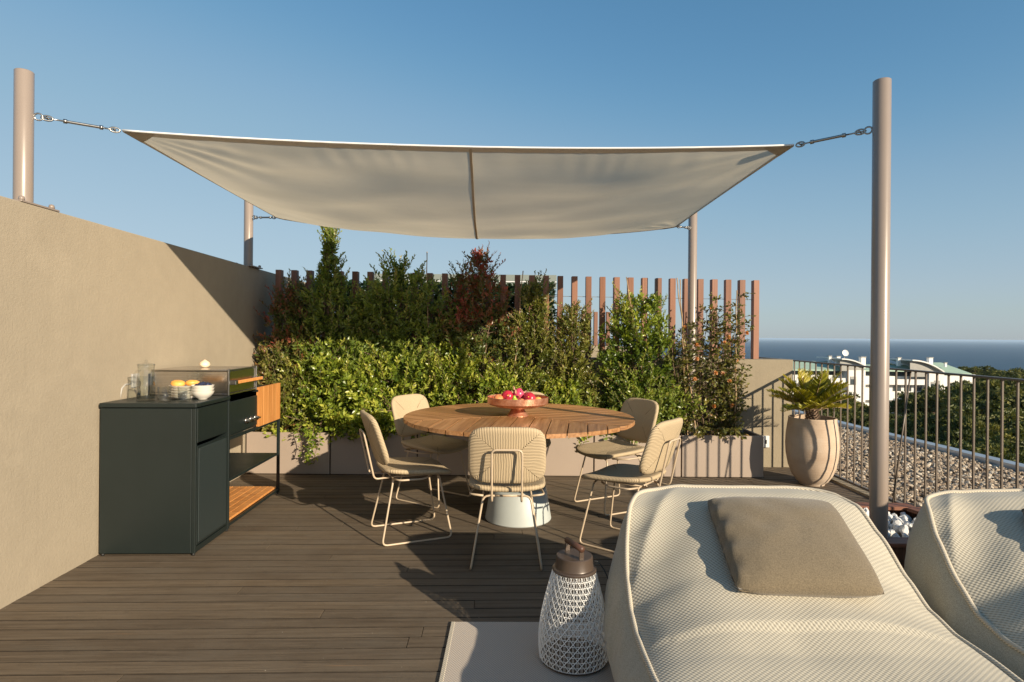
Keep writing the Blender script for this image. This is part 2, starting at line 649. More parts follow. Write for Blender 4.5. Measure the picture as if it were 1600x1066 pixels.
def m_plain_fabric(name, col, scale=420, bump=0.5, var=0.12):
    q = NT(name)
    v = q.coords('Object')
    f = q.noise(v, scale, 2, 0.6)
    m = q.noise(v, 30, 4)
    c = q.ramp(f, [(0.35, dim(col, .72)), (0.62, dim(col, 1.14))])
    c = q.mix(q.math('MULTIPLY', m, var * 2), c, dim(col, 0.7))
    q.l(c, q.b.inputs['Base Color'])
    q.b.inputs['Roughness'].default_value = 0.92
    q.b.inputs['Specular IOR Level'].default_value = 0.12
    q.b.inputs['Sheen Weight'].default_value = 0.25
    q.bump(f, bump, 0.002)
    return q.m


MT['side'] = m_plain_fabric('cream_side_fabric', (0.42, 0.38, 0.29), 300)
MT['pillow'] = m_plain_fabric('taupe_felted_wool', (0.185, 0.146, 0.095), 260, 0.6)


def m_rope(name, col):
    q = NT(name)
    v = q.coords('UV')
    wv = q.n('ShaderNodeTexWave', wave_type='BANDS', bands_direction='DIAGONAL')
    wv.inputs['Scale'].default_value = 45
    q.l(v, wv.inputs['Vector'])
    q.l(q.ramp(wv.outputs['Fac'], [(0, dim(col, .55)), (0.6, col)]), q.b.inputs['Base Color'])
    q.b.inputs['Roughness'].default_value = 0.8
    q.bump(wv.outputs['Fac'], 0.8, 0.003)
    return q.m


def m_twist(name, col, k=220):
    q = NT(name)
    tc = q.n('ShaderNodeTexCoord')
    sep = q.n('ShaderNodeSeparateXYZ')
    q.l(tc.outputs['Object'], sep.inputs[0])
    s_ = q.math('ADD', q.math('ADD', sep.outputs[0], sep.outputs[1]), q.math('MULTIPLY', sep.outputs[2], 1.4))
    h = q.math('MULTIPLY_ADD', q.math('SINE', q.math('MULTIPLY', s_, k * 2.2)), 0.5, 0.5)
    q.l(q.ramp(h, [(0, dim(col, .6)), (0.6, col)]), q.b.inputs['Base Color'])
    q.b.inputs['Roughness'].default_value = 0.8
    q.bump(h, 0.8, 0.003)
    return q.m


MT['piping'] = m_twist('cream_twisted_piping', (0.66, 0.58, 0.45))


def m_cordpad(name, hw, hh):
    """wrapped paper-cord pad, envelope pattern: strands run across in the side wedges, up and down elsewhere"""
    q = NT(name)
    tc = q.n('ShaderNodeTexCoord')
    sep = q.n('ShaderNodeSeparateXYZ')
    q.l(tc.outputs['UV'], sep.inputs[0])
    x, y = sep.outputs[0], sep.outputs[1]
    ax = q.math('ABSOLUTE', x)
    ay = q.math('ABSOLUTE', y)
    dx = q.math('SUBTRACT', hw, ax)
    dy = q.math('SUBTRACT', hh, ay)
    inside = q.math('GREATER_THAN', q.math('MULTIPLY', dy, 1.15), dx)
    centre = q.math('GREATER_THAN', ax, hw * 0.36)
    side = q.math('MULTIPLY', inside, centre)
    k = 2 * math.pi / 0.0092
    nz = q.math('MULTIPLY', q.noise(tc.outputs['UV'], 9, 2), 0.012)
    sv = q.math('SINE', q.math('MULTIPLY', q.math('ADD', x, nz), k))
    sh = q.math('SINE', q.math('MULTIPLY', q.math('ADD', y, nz), k))
    h = q.math('ADD', q.math('MULTIPLY', sv, q.math('SUBTRACT', 1.0, side)), q.math('MULTIPLY', sh, side))
    h01 = q.math('MULTIPLY_ADD', h, 0.5, 0.5)
    br = q.math('SINE', q.math('MULTIPLY', q.math('ADD', q.math('MULTIPLY', x, 1.0), y), k * .5))
    # dark slots along the seam where the two directions meet
    seam = q.math('ABSOLUTE', q.math('SUBTRACT', q.math('MULTIPLY', dy, 1.15), dx))
    sm = q.math('MULTIPLY', q.math('LESS_THAN', seam, 0.006), q.math('LESS_THAN', h01, 0.6))
    sm = q.math('MULTIPLY', q.math('MULTIPLY', sm, centre), q.math('GREATER_THAN', br, 0.0))
    col = (0.56, 0.435, 0.275)
    c = q.ramp(h01, [(0.02, dim(col, .55)), (0.35, dim(col, .95)), (1, dim(col, 1.08))])
    c = q.mix(q.math('MULTIPLY', q.noise(tc.outputs['UV'], 35, 3), 0.35), c, dim(col, .72))
    c = q.mix(sm, c, (0.06, 0.04, 0.02))
    q.l(c, q.b.inputs['Base Color'])
    q.b.inputs['Roughness'].default_value = 0.82
    q.b.inputs['Specular IOR Level'].default_value = 0.2
    q.bump(q.math('SUBTRACT', h01, q.math('MULTIPLY', sm, 0.9)), 0.6, 0.004)
    return q.m


def m_leaf(name, stops, rough=0.32, trans=0.35):
    q = NT(name)
    at = q.n('ShaderNodeAttribute', attribute_name='var')
    c = q.ramp(at.outputs['Fac'], stops)
    q.l(c, q.b.inputs['Base Color'])
    q.b.inputs['Roughness'].default_value = rough
    q.b.inputs['Specular IOR Level'].default_value = 0.45
    tr = q.n('ShaderNodeBsdfTranslucent')
    q.l(q.mix(1.0, c, (1.5, 1.4, 0.6), 'MULTIPLY'), tr.inputs['Color'])
    ms = q.n('ShaderNodeMixShader')
    ms.inputs[0].default_value = trans
    q.l(q.b.outputs[0], ms.inputs[1])
    q.l(tr.outputs[0], ms.inputs[2])
    q.l(ms.outputs[0], q.out.inputs[0])
    return q.m


DG, MG, LG, YG = (0.026, 0.048, 0.012), (0.060, 0.105, 0.018), (0.115, 0.175, 0.030), (0.24, 0.27, 0.045)
MT['leaf_dark'] = m_leaf('dark_glossy_leaves', [(0, (0.045, 0.075, 0.02)), (0.4, (0.145, 0.205, 0.04)), (0.8, (0.27, 0.32, 0.06)), (1, (0.38, 0.33, 0.09))])
MT['leaf_bright'] = m_leaf('bright_green_leaves', [(0, (0.03, 0.055, 0.012)), (0.35, (0.095, 0.15, 0.02)), (0.68, (0.24, 0.30, 0.035)), (1, (0.50, 0.50, 0.09))])
MT['leaf_yellow'] = m_leaf('yellow_green_leaves', [(0, (0.04, 0.06, 0.012)), (0.4, (0.11, 0.135, 0.025)), (0.8, (0.24, 0.235, 0.05)), (1, (0.42, 0.34, 0.14))])
MT['leaf_red'] = m_leaf('red_tipped_leaves', [(0, (0.035, 0.06, 0.016)), (0.5, (0.12, 0.15, 0.035)), (0.72, (0.22, 0.11, 0.045)), (1, (0.36, 0.085, 0.065))])
MT['leaf_rose'] = m_leaf('climbing_rose_leaves', [(0, (0.05, 0.05, 0.02)), (0.4, (0.11, 0.12, 0.03)), (0.8, (0.22, 0.20, 0.05)), (1, (0.33, 0.16, 0.06))])
MT['leaf_cycad'] = m_leaf('cycad_leaflets', [(0, (0.13, 0.15, 0.012)), (0.5, (0.30, 0.28, 0.02)), (1, (0.52, 0.43, 0.05))], 0.35, 0.3)
MT['leaf_hedge'] = m_leaf('deep_green_hedge_leaves', [(0, (0.012, 0.026, 0.012)), (0.7, (0.03, 0.06, 0.025)), (1, (0.06, 0.085, 0.04))])
MT['pine'] = m_leaf('pine_needles', [(0, (0.04, 0.055, 0.013)), (0.5, (0.11, 0.125, 0.025)), (1, (0.23, 0.21, 0.05))], 0.6, 0.15)
MT['petal'] = m_leaf('orange_petals', [(0, (0.50, 0.20, 0.05)), (0.6, (0.62, 0.33, 0.14)), (1, (0.66, 0.42, 0.32))], 0.5, 0.3)


def m_sail():
    q = NT('off_white_sail_cloth')
    v = q.coords('Object')
    n = q.noise(q.coords('Object', (1.2, 5, 1)), 1.0, 5)
    wr = q.noise(v, 260, 2)
    col = q.ramp(n, [(0.3, (0.70, 0.66, 0.585)), (0.7, (0.78, 0.735, 0.655))])
    q.l(col, q.b.inputs['Base Color'])
    q.b.inputs['Roughness'].default_value = 0.75
    q.b.inputs['Specular IOR Level'].default_value = 0.2
    q.bump(q.math('ADD', q.math('MULTIPLY', wr, 0.15), q.noise(q.coords('Object', (3, 9, 1)), 1.0, 4)), 0.25, 0.02)
    tr = q.n('ShaderNodeBsdfTranslucent')
    q.l(q.mix(1.0, col, (1.0, 0.92, 0.77), 'MULTIPLY'), tr.inputs['Color'])
    ms = q.n('ShaderNodeMixShader')
    ms.inputs[0].default_value = 0.50
    q.l(q.b.outputs[0], ms.inputs[1])
    q.l(tr.outputs[0], ms.inputs[2])
    q.l(ms.outputs[0], q.out.inputs[0])
    return q.m


MT['sail'] = m_sail()
MT['hem'] = simple('sail_hem_webbing', (0.60, 0.56, 0.50), 0.7, 0, 0.05, 20, 0.2, 300, 0.001)
MT['patch'] = simple('sail_corner_patch', (0.44, 0.38, 0.30), 0.8, 0, 0.08, 20, 0.2, 300, 0.001)


def m_glass(name, col=(0.97, 0.98, 0.97), rough=0.0):
    q = NT(name)
    q.b.inputs['Base Color'].default_value = (*col, 1)
    q.b.inputs['Roughness'].default_value = rough
    q.b.inputs['Transmission Weight'].default_value = 1.0
    q.b.inputs['IOR'].default_value = 1.45
    return q.m


def m_thin_glass(name, tint, gloss=0.10):
    q = NT(name)
    tr = q.n('ShaderNodeBsdfTransparent')
    tr.inputs['Color'].default_value = (*tint, 1)
    gl = q.n('ShaderNodeBsdfGlossy')
    gl.inputs['Roughness'].default_value = 0.04
    ge = q.n('ShaderNodeNewGeometry')
    dt = q.n('ShaderNodeVectorMath', operation='DOT_PRODUCT')
    q.l(ge.outputs['Incoming'], dt.inputs[0])
    q.l(ge.outputs['Normal'], dt.inputs[1])
    f = q.math('SUBTRACT', 1.0, q.math('ABSOLUTE', dt.outputs['Value']), clamp=True)
    ms = q.n('ShaderNodeMixShader')
    q.l(q.math('MULTIPLY_ADD', q.math('POWER', f, 4.0), 0.65, 0.035 + gloss * .2, clamp=True), ms.inputs[0])
    q.l(tr.outputs[0], ms.inputs[1])
    q.l(gl.outputs[0], ms.inputs[2])
    q.l(ms.outputs[0], q.out.inputs[0])
    return q.m


MT['glass'] = m_thin_glass('clear_glass', (0.965, 0.975, 0.965))
MT['water'] = m_thin_glass('clear_water', (0.92, 0.94, 0.92), 0.1)


def m_fruit(name, a, b, scale=14, rough=0.3):
    q = NT(name)
    v = q.coords('Object')
    n = q.noise(v, scale, 4)
    q.l(q.ramp(n, [(0.35, a), (0.65, b)]), q.b.inputs['Base Color'])
    q.b.inputs['Roughness'].default_value = rough
    q.b.inputs['Subsurface Weight'].default_value = 0.08
    q.b.inputs['Subsurface Radius'].default_value = (0.01, 0.004, 0.002)
    q.bump(q.noise(v, 90, 2), 0.08, 0.001)
    return q.m


MT['pom'] = m_fruit('pomegranate_skin', (0.38, 0.012, 0.03), (0.55, 0.03, 0.06))
MT['dragon'] = m_fruit('dragonfruit_skin', (0.55, 0.03, 0.12), (0.62, 0.08, 0.14))
MT['peach'] = m_fruit('peach_skin', (0.62, 0.14, 0.06), (0.75, 0.38, 0.12), 9, 0.6)
MT['lime'] = m_fruit('green_pear_skin', (0.28, 0.42, 0.03), (0.45, 0.52, 0.05))
MT['melon'] = m_fruit('orange_melon_flesh', (0.75, 0.33, 0.05), (0.85, 0.45, 0.12), 20, 0.4)
MT['plum'] = m_fruit('dark_plum_skin', (0.012, 0.015, 0.04), (0.03, 0.04, 0.09), 20, 0.35)
MT['garlic'] = m_fruit('pale_shell', (0.75, 0.52, 0.32), (0.82, 0.68, 0.50), 12, 0.5)


def m_gravel(name, stops):
    q = NT(name)
    at = q.n('ShaderNodeAttribute', attribute_name='var')
    v = q.coords('Object')
    c = q.ramp(at.outputs['Fac'], stops)
    c = q.mix(q.math('MULTIPLY', q.noise(v, 60, 3), 0.4), c, (0.28, 0.24, 0.2))
    q.l(c, q.b.inputs['Base Color'])
    q.b.inputs['Roughness'].default_value = 0.8
    q.bump(q.noise(v, 120, 3), 0.4, 0.003)
    return q.m


MT['gravel'] = m_gravel('roof_gravel', [(0, (0.14, 0.09, 0.055)), (0.4, (0.34, 0.25, 0.165)), (0.8, (0.50, 0.40, 0.28)), (1, (0.60, 0.54, 0.45))])
MT['roofbed'] = simple('roof_gravel_bed', (0.12, 0.095, 0.07), 0.95, 0, 0.4, 30, 0.8, 40, 0.02)
MT['marble'] = simple('white_marble_pebble', (0.66, 0.64, 0.61), 0.55, 0, 0.12, 30, 0.4, 60, 0.003)

# ------------------------------------------------------------------ large structure: ground, sea
PSI = 0.031                    # the terrace is turned by this much against the view


def bframe(u, v, z=0.0):
    return Vector((u * math.cos(PSI) - v * math.sin(PSI), u * math.sin(PSI) + v * math.cos(PSI), z))


def m_sea():
    q = NT('sea_water')
    v = q.coords('Object')
    n = q.noise(q.coords('Object', (0.02, 0.08, 1)), 1.0, 6, 0.7)
    big = q.noise(q.coords('Object', (0.0004, 0.002, 1)), 1.0, 5, 0.6)
    q.l(q.ramp(big, [(0.35, (0.006, 0.030, 0.058)), (0.65, (0.011, 0.044, 0.080))]), q.b.inputs['Base Color'])
    q.b.inputs['Roughness'].default_value = 0.5
    q.b.inputs['Specular IOR Level'].default_value = 0.18
    q.bump(n, 0.6, 2.0)
    return q.m


sea = MB().add([(-45000, 300, -66), (45000, 300, -66), (45000, 40000, -66), (-45000, 40000, -66)], [(0, 1, 2, 3)]).build('sea', m_sea())
tag(sea, kind='structure')


def ground_z(x, y):
    d = max(0.0, y - 20)
    base = -17 - 50 * (1 - math.exp(-d / 420.0)) if d > 0 else -17
    if y > 560:
        base -= (y - 560) * 0.12
    return base + 1.6 * noise.noise(Vector((x * .02, y * .02, 0)))


gv, gf = [], []
NX, NY = 60, 50
for j in range(NY + 1):
    y = -120 + (j / NY) ** 1.6 * 1000
    for i in range(NX + 1):
        x = -500 + i * 1000 / NX
        gv.append((x, y, ground_z(x, y)))
for j in range(NY):
    for i in range(NX):
        a = j * (NX + 1) + i
        gf.append((a, a + 1, a + NX + 2, a + NX + 1))
m_ground = simple('dry_scrub_ground', (0.10, 0.085, 0.045), 0.95, 0, 0.5, 0.15, 0.8, 2.0, 0.2)
g = MB()
g.add(gv, gf, True)
tag(g.build('ground', m_ground), kind='structure')

# the building that carries the terrace
b = MB()
b.box(-9, 3.05, -6, 6.25, -17.5, -0.14)
b.box(3.05, 5.80, -6, 7.0, -17.5, -0.35)
b.add([(2.9, 7.0, -.35), (5.80, 7.0, -.35), (5.55, 14.5, -.35), (2.0, 14.5, -.35), (2.9, 7.0, -17.5), (5.80, 7.0, -17.5), (5.55, 14.5, -17.5), (2.0, 14.5, -17.5)],
      [(0, 1, 2, 3), (0, 4, 5, 1), (1, 5, 6, 2), (2, 6, 7, 3), (3, 7, 4, 0)])
o = b.build('apartment_block', MT['stub'])
tag(o, 'beige rendered block carrying the wooden terrace and the gravel roof', 'building')

# gravel roof
roof = empty('gravel_roof')
tag(roof, kind='structure')
EDGE = [(6.15, 2.0), (5.84, 7.07), (5.66, 9.9), (5.58, 14.3)]       # outer edge of the roof


def edge_x(y):
    for (x0, y0), (x1, y1) in zip(EDGE, EDGE[1:]):
        if y <= y1:
            return x0 + (x1 - x0) * (y - y0) / (y1 - y0)
    return EDGE[-1][0]


def rail_x(y):
    return 3.07


rv = []
ys = [-1, 2, 4, 6, 8, 10, 12, 14.3]
for y in ys:
    rv += [(rail_x(y) - 0.02 if y < 6.2 else 2.3, y, -0.215), (edge_x(y), y, -0.215)]
MB().add(rv, [(2 * i, 2 * i + 1, 2 * i + 3, 2 * i + 2) for i in range(len(ys) - 1)]).build('gravel_bed', MT['roofbed'], roof)
fl = MB()
for (x0, y0), (x1, y1) in zip([(6.33, -1)] + EDGE, EDGE):
    d = Vector((x1 - x0, y1 - y0, 0)).normalized()
    n_ = Vector((d.y, -d.x, 0))
    p = [Vector((x0, y0, 0)), Vector((x1, y1, 0)), Vector((x1, y1, 0)) + n_ * .16, Vector((x0, y0, 0)) + n_ * .16]
    fl.prism([(q.x, q.y) for q in p], -0.34, -0.13)
fl.build('edge_flashing', MT['zinc'], roof)


def stones(name, pts, size, mat, parent, flat=0.7):
    """many irregular stones as one mesh"""
    ico_v = []
    t = (1 + 5 ** .5) / 2
    for a in ((-1, t, 0), (1, t, 0), (-1, -t, 0), (1, -t, 0), (0, -1, t), (0, 1, t), (0, -1, -t), (0, 1, -t), (t, 0, -1), (t, 0, 1), (-t, 0, -1), (-t, 0, 1)):
        ico_v.append(Vector(a).normalized())
    ico_f = [(0, 11, 5), (0, 5, 1), (0, 1, 7), (0, 7, 10), (0, 10, 11), (1, 5, 9), (5, 11, 4), (11, 10, 2), (10, 7, 6), (7, 1, 8),
             (3, 9, 4), (3, 4, 2), (3, 2, 6), (3, 6, 8), (3, 8, 9), (4, 9, 5), (2, 4, 11), (6, 2, 10), (8, 6, 7), (9, 8, 1)]
    iv = np.array([tuple(v) for v in ico_v])
    iff = np.array(ico_f)
    n = len(pts)
    jit = 1 + nr.uniform(-.28, .28, (n, 12, 1))
    s = size * nr.uniform(.55, 1.25, (n, 1, 1))
    sc3 = nr.uniform(.6, 1.25, (n, 1, 3))
    sc3[:, :, 2] *= flat
    V = iv[None] * jit * sc3 * s
    # random rotation about z and a tilt
    a = nr.uniform(0, 2 * np.pi, n)
    bta = nr.uniform(-.7, .7, n)
    ca, sa, cb, sb = np.cos(a), np.sin(a), np.cos(bta), np.sin(bta)
    X = V[..., 0] * cb[:, None] + V[..., 2] * sb[:, None]
    Z = -V[..., 0] * sb[:, None] + V[..., 2] * cb[:, None]
    Y = V[..., 1]
    X2 = X * ca[:, None] - Y * sa[:, None]
    Y2 = X * sa[:, None] + Y * ca[:, None]
    V = np.stack([X2, Y2, Z], -1) + np.asarray(pts)[:, None, :]
    F = iff[None] + (np.arange(n) * 12)[:, None, None]
    var = np.repeat(nr.uniform(0, 1, n), 12)
    me = np_mesh(name, V.reshape(-1, 3), F.reshape(-1, 3), mat, False, var)
    return obj_from(name, me, parent)


pts = []
while len(pts) < 21000:
    y = 3.2 + (rnd.random() ** 1.35) * 11
    x0 = rail_x(y) - .1 if y < 6.1 else 2.2
    x1 = edge_x(y) - 0.03
    x = rnd.uniform(x0, x1)
    if x / y < 0.40 or x / y > 1.05:
        continue
    pts.append((x, y, -0.205 + rnd.uniform(-.006, .026)))
tag(stones('gravel', pts, 0.024, MT['gravel'], roof), kind='stuff')

# ------------------------------------------------------------------ deck
deck = empty('deck')
deck.rotation_euler = (0, 0, PSI)
tag(deck, kind='structure')
PITCH, GAP, TH = 0.0885, 0.0040, 0.022
row = 0
v = 0.95
boards = MB()
while v < 6.12:
    u0, u1 = -2.60, 3.12
    if v > 3.9:
        u1 = rail_x(v) - 0.02 + .031 * v
    cuts = [u0]
    x = u0 + rnd.uniform(1.0, 4.6)
    while x < u1 - 0.5:
        cuts.append(x)
        x += rnd.uniform(3.0, 4.6)
    cuts.append(u1)
    for a, c in zip(cuts, cuts[1:]):
        if (bframe(a, v).x > 0.3 and v < 1.9):
            continue
        m_ = MB()
        L = (c - a) / 2 - 0.0015
        wv_ = PITCH - GAP
        m_.box(-L, L, -wv_ / 2, wv_ / 2, -TH, 0, 0.0008)
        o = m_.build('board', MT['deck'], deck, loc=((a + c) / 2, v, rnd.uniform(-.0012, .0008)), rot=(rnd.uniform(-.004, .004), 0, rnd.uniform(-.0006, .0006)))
    v += PITCH
    row += 1
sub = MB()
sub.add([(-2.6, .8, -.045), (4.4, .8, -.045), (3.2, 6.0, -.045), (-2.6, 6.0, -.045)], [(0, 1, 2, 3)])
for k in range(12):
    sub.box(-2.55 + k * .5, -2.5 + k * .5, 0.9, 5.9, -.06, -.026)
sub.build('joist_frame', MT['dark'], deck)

# ------------------------------------------------------------------ left wall
WX, WTOP = -2.34, 1.966
wall = MB()
wall.box(-0.36, 0.0, -2.0, 7.6, -0.14, WTOP, 0.006)
o = wall.build('boundary_wall', MT['wall'], loc=(WX, 0, 0), rot=(0, 0, PSI))
tag(o, 'tall sand coloured rendered wall running back along the left side of the deck', 'wall')

# ------------------------------------------------------------------ parapet at the back with slatted screen on it
SY = 6.03


def scr_y(x):
    return SY + 0.02 * (x - 2.7)


par = MB()
par.prism([(-2.52, scr_y(-2.52)), (2.88, SY), (2.88, SY + .26), (-2.52, scr_y(-2.52) + .26)], -0.14, 1.10)
par.v = [(x, y, z - 0.0 * x) for x, y, z in par.v]
o = par.build('parapet_wall', MT['stub'])
tag(o, 'low beige rendered parapet behind the planter, its end catching railing shadows', 'wall')

scr = empty('slatted_screen', (0, 0, 1.10))
tag(scr, 'open screen of reddish brown upright posts standing on the parapet behind the shrubs', 'screen')
slat_me = MB().box(-.029, .029, -.035, .035, 0, .835, .002).mesh('slat', MT['slat'])
px_list = [430 + 25.2 * k for k in range(6)]
x = 2.535
xs = []
while x > -2.45:
    xs.append(x)
    x -= 0.1455 + 0.0035 * max(0, (1.0 - x))
for x in xs:
    yy = scr_y(x) + .12
    h = .82 + 0.012 * (2.5 - x)
    o = obj_from('slat', slat_me, scr, (x, yy, 0), (0, 0, rnd.uniform(-.05, .05)), (1, 1, h / .835))
w = MB()
w.tube([(-2.47, scr_y(-2.4) + .12, .66), (2.52, SY + .12, .62)], .0025, 5)
w.build('wire', MT['rail'], scr)

# wall sockets
s1 = MB()
s1.box(-.035, .035, -.012, .012, -.06, .06, .004)
o = s1.build('wall_socket', MT['white_plastic'], loc=(2.600, SY - .013, .262))
tag(o, 'small white socket plate on the beige parapet beside the planter end', 'socket')
sm_ = MB()
sm_.box(-.012, .012, -.022, .022, -.03, .03, .003)
MB().box(-.004, .004, -.006, .006, -.02, .02).build('socket_slot', MT['dark'], o, loc=(0, -.0135, 0))

# ------------------------------------------------------------------ railing
rail = empty('railing', (0, 0, 0))
tag(rail, 'dark bronze metal railing of thin upright bars along the right of the terrace', 'railing')
dr = Vector((0, 1, 0))
ang = math.atan2(dr.y, dr.x)
r0, r1 = Vector((rail_x(-0.6), -0.6, 0)), Vector((rail_x(7.4), 7.4, 0))
Lr = (r1 - r0).length
mid = (r0 + r1) / 2
MB().box(-Lr / 2, Lr / 2, -.022, .022, 0, .014, .003).build('handrail', MT['rail'], rail, (mid.x, mid.y, 1.072), (0, 0, ang))
MB().box(-Lr / 2, Lr / 2, -.014, .014, 0, .01, .002).build('bottom_rail', MT['rail'], rail, (mid.x, mid.y, 0.022), (0, 0, ang))
bal = MB().box(-.006, .006, -.006, .006, -.17, 1.072, .001).mesh('baluster', MT['rail'])
y = 7.3
while y > -0.5:
    obj_from('baluster', bal, rail, (rail_x(y), y, 0), (0, 0, ang))
    y -= 0.113
br = MB()
p0 = Vector((rail_x(4.53), 4.53, 1.07))
br.tube([p0, Vector((rail_x(4.53) - .16, 4.50, 0.0))], .006, 6)
br.build('brace', MT['rail'], rail)
cb = MB()
y0c, y1c = 3.2, 6.0
cb.prism([(rail_x(y0c) - .10, y0c), (rail_x(y0c) + .05, y0c), (rail_x(y1c) + .05, y1c), (rail_x(y1c) - .10, y1c)], -.17, .02)
o = cb.build('edge_curb', MT['stub'])
tag(o, kind='structure')

# ------------------------------------------------------------------ posts of the sail
PR = 0.0422


def sail_post(x, y, z0, z1, label, eye_dir, eye_z, plate, stretch=False):
    r = empty('sail_post', (x, y, z0))
    tag(r, label, 'post', 'four taupe posts holding the shade sail')
    h = z1 - z0
    c = MB()
    c.lathe([(0, .0), (PR, .0), (PR, h - .004), (PR - .004, h), (PR - .012, h + .001), (0, h + .002)], 40)
    c.build('pole', MT['post'], r, auto=50)
    if plate:
        MB().box(-.092, .092, -.13, .13, 0, .010, .002).build('base_plate', MT['post'], r, rot=(0, 0, PSI))
        bm_ = MB().lathe([(0, .012), (.014, .012), (.014, .022), (.011, .032), (0, .036)], 10).mesh('bolt', MT['post'])
        for sx in (-1, 1):
            for sy in (-1, 1):
                q = bframe(sx * .07, sy * .10)
                obj_from('bolt', bm_, r, (q.x, q.y, 0))
    e = MB()
    d = Vector((eye_dir[0], eye_dir[1], 0)).normalized()
    cz = eye_z - z0
    c0 = d * (PR + .018)
    ring = []
    for k in range(14):
        a = 2 * math.pi * k / 14
        ring.append(Vector((c0.x, c0.y, cz)) + d * (.018 * math.cos(a)) + Vector((0, 0, .018 * math.sin(a))))
    e.tube(ring, .0045, 6, closed=True)
    e.tube([d * (PR - .01) + Vector((0, 0, cz)), d * (PR + .004) + Vector((0, 0, cz))], .007, 8)
    e.build('eye_bolt', MT['steel'], r)
    return r, Vector((x, y, 0)) + c0 + Vector((0, 0, eye_z))


SC = {'FL': Vector((-2.15, 3.24, 2.43)), 'FR': Vector((1.60, 3.365, 2.42)), 'BL': Vector((-2.25, 5.60, 2.43)), 'BR': Vector((1.555, 5.575, 2.37))}
posts = {}
posts['FL'] = sail_post(-2.525, 3.035, WTOP, 2.665, 'short taupe post bolted on the left wall at the near corner of the sail', (1, .5), 2.44, True)
posts['BL'] = sail_post(-2.572, 5.73, WTOP, 2.66, 'short taupe post on the left wall at the far corner, half in shade', (1, -.3), 2.45, True)
posts['FR'] = sail_post(1.900, 3.04, 0.245, 2.655, 'tall taupe post rising from the white pebble box beside the loungers', (-1, .8), 2.41, False)
posts['BR'] = sail_post(1.760, 5.76, 0.34, 2.60, 'tall taupe post standing in the planter among the climbing roses', (-1, -.8), 2.385, False)

for k, (pr, eye) in posts.items():
    c = SC[k]
    t = empty('turnbuckle', eye)
    tag(t, {'FL': 'steel turnbuckle joining the near left sail corner to the wall post',
            'FR': 'steel turnbuckle joining the near right sail corner to the tall pebble box post',
            'BL': 'steel turnbuckle joining the far left sail corner to the wall post',
            'BR': 'steel turnbuckle joining the far right sail corner to the planter post'}[k], 'turnbuckle', 'turnbuckles at the sail corners')
    d = c - eye
    L = d.length
    q = d.normalized()
    a, b_, cc, dd = .10 * L, .30 * L, .74 * L, .90 * L
    sh = MB()
    sh.tube([q * a * .2, q * b_], .0042, 6)
    sh.tube([q * cc, q * dd], .0042, 6)
    sh.build('threaded_rod', MT['steel'], t)
    bd = MB()
    bd.tube([q * b_, q * (b_ + .012), q * (b_ + .014), q * (cc - .014), q * (cc - .012), q * cc], .008, 8, rfun=None)
    bd.tube([q * (b_ - .006), q * (b_ + .01)], .012, 8)
    bd.tube([q * (cc - .01), q * (cc + .006)], .012, 8)
    bd.build('body', MT['steel'], t)
    side_ = q.cross(Vector((0, 0, 1))).normalized()
    upv = side_.cross(q)
    for s0, nm in ((a, 'shackle'), (dd, 'shackle')):
        rg = []
        for i in range(14):
            an = 2 * math.pi * i / 14
            rg.append(q * (s0 + .024 * math.cos(an)) + upv * (.013 * math.sin(an)))
        shk = MB()
        shk.tube(rg, .0045, 6, closed=True)
        shk.tube([q * s0 - side_ * .016, q * s0 + side_ * .016], .005, 6)
        shk.build(nm, MT['steel'], t)

# ------------------------------------------------------------------ shade sail
NU, NV = 190, 90


def sail_pt(a, b):
    p = (SC['FL'] * (1 - a) + SC['FR'] * a) * (1 - b) + (SC['BL'] * (1 - a) + SC['BR'] * a) * b
    sa = 4 * a * (1 - a)
    sb = 4 * b * (1 - b)
    # hollow edges
    p.x += (0.06 * sb) * (1 - 2 * a) 
    p.y += (0.07 * sa) * (1 - 2 * b)
    sag = 0.028 * (1 - b) + 0.15 * b + 0.17 * math.sin(math.pi * b ** 1.25)
    p.z -= sag * sa ** 0.85 + 0.035 * sb * (1 - sa)
    # soft folds pulled out of the corners
    w = 0.010 * math.sin(8 * (a * 1.3 + b) * math.pi) * sb * sa
    n_ = noise.noise(Vector((a * 4.2 + b * 2, b * 4, 3.3))) * 0.048 + noise.noise(Vector((a * 9 + b * 3, b * 9, 9.3))) * 0.010
    p.z += (w * .5 + n_) * min(1, sa * 1.5) * min(1, sb * 1.8)
    # tension creases fanning out of each corner and short puckers along the front hem
    for ca_, cb2 in ((a, b), (1 - a, b), (a, 1 - b), (1 - a, 1 - b)):
        rr_ = math.hypot(ca_ * 1.6, cb2)
        an_ = math.atan2(cb2, ca_ * 1.6 + 1e-6)
        p.z += .0050 * math.sin(an_ * 17 + 1.3) * math.exp(-((rr_ - .20) / .15) ** 2) * math.sin(2 * an_)
    p.z += .0022 * math.sin(a * 150 + 3 * math.sin(a * 17)) * math.exp(-((b - .07) / .055) ** 2) * (.5 + noise.noise(Vector((a * 12, 1, 1))))
    return p


sail = empty('shade_sail', (0, 0, 0))
tag(sail, 'rectangular off-white shade sail stretched between four posts over the dining table', 'shade sail')
V = [tuple(sail_pt(i / NU, j / NV)) for j in range(NV + 1) for i in range(NU + 1)]
F = [(j * (NU + 1) + i, j * (NU + 1) + i + 1, (j + 1) * (NU + 1) + i + 1, (j + 1) * (NU + 1) + i) for j in range(NV) for i in range(NU)]
cl = MB()
cl.add(V, F, True)
cl.build('cloth', MT['sail'], sail)


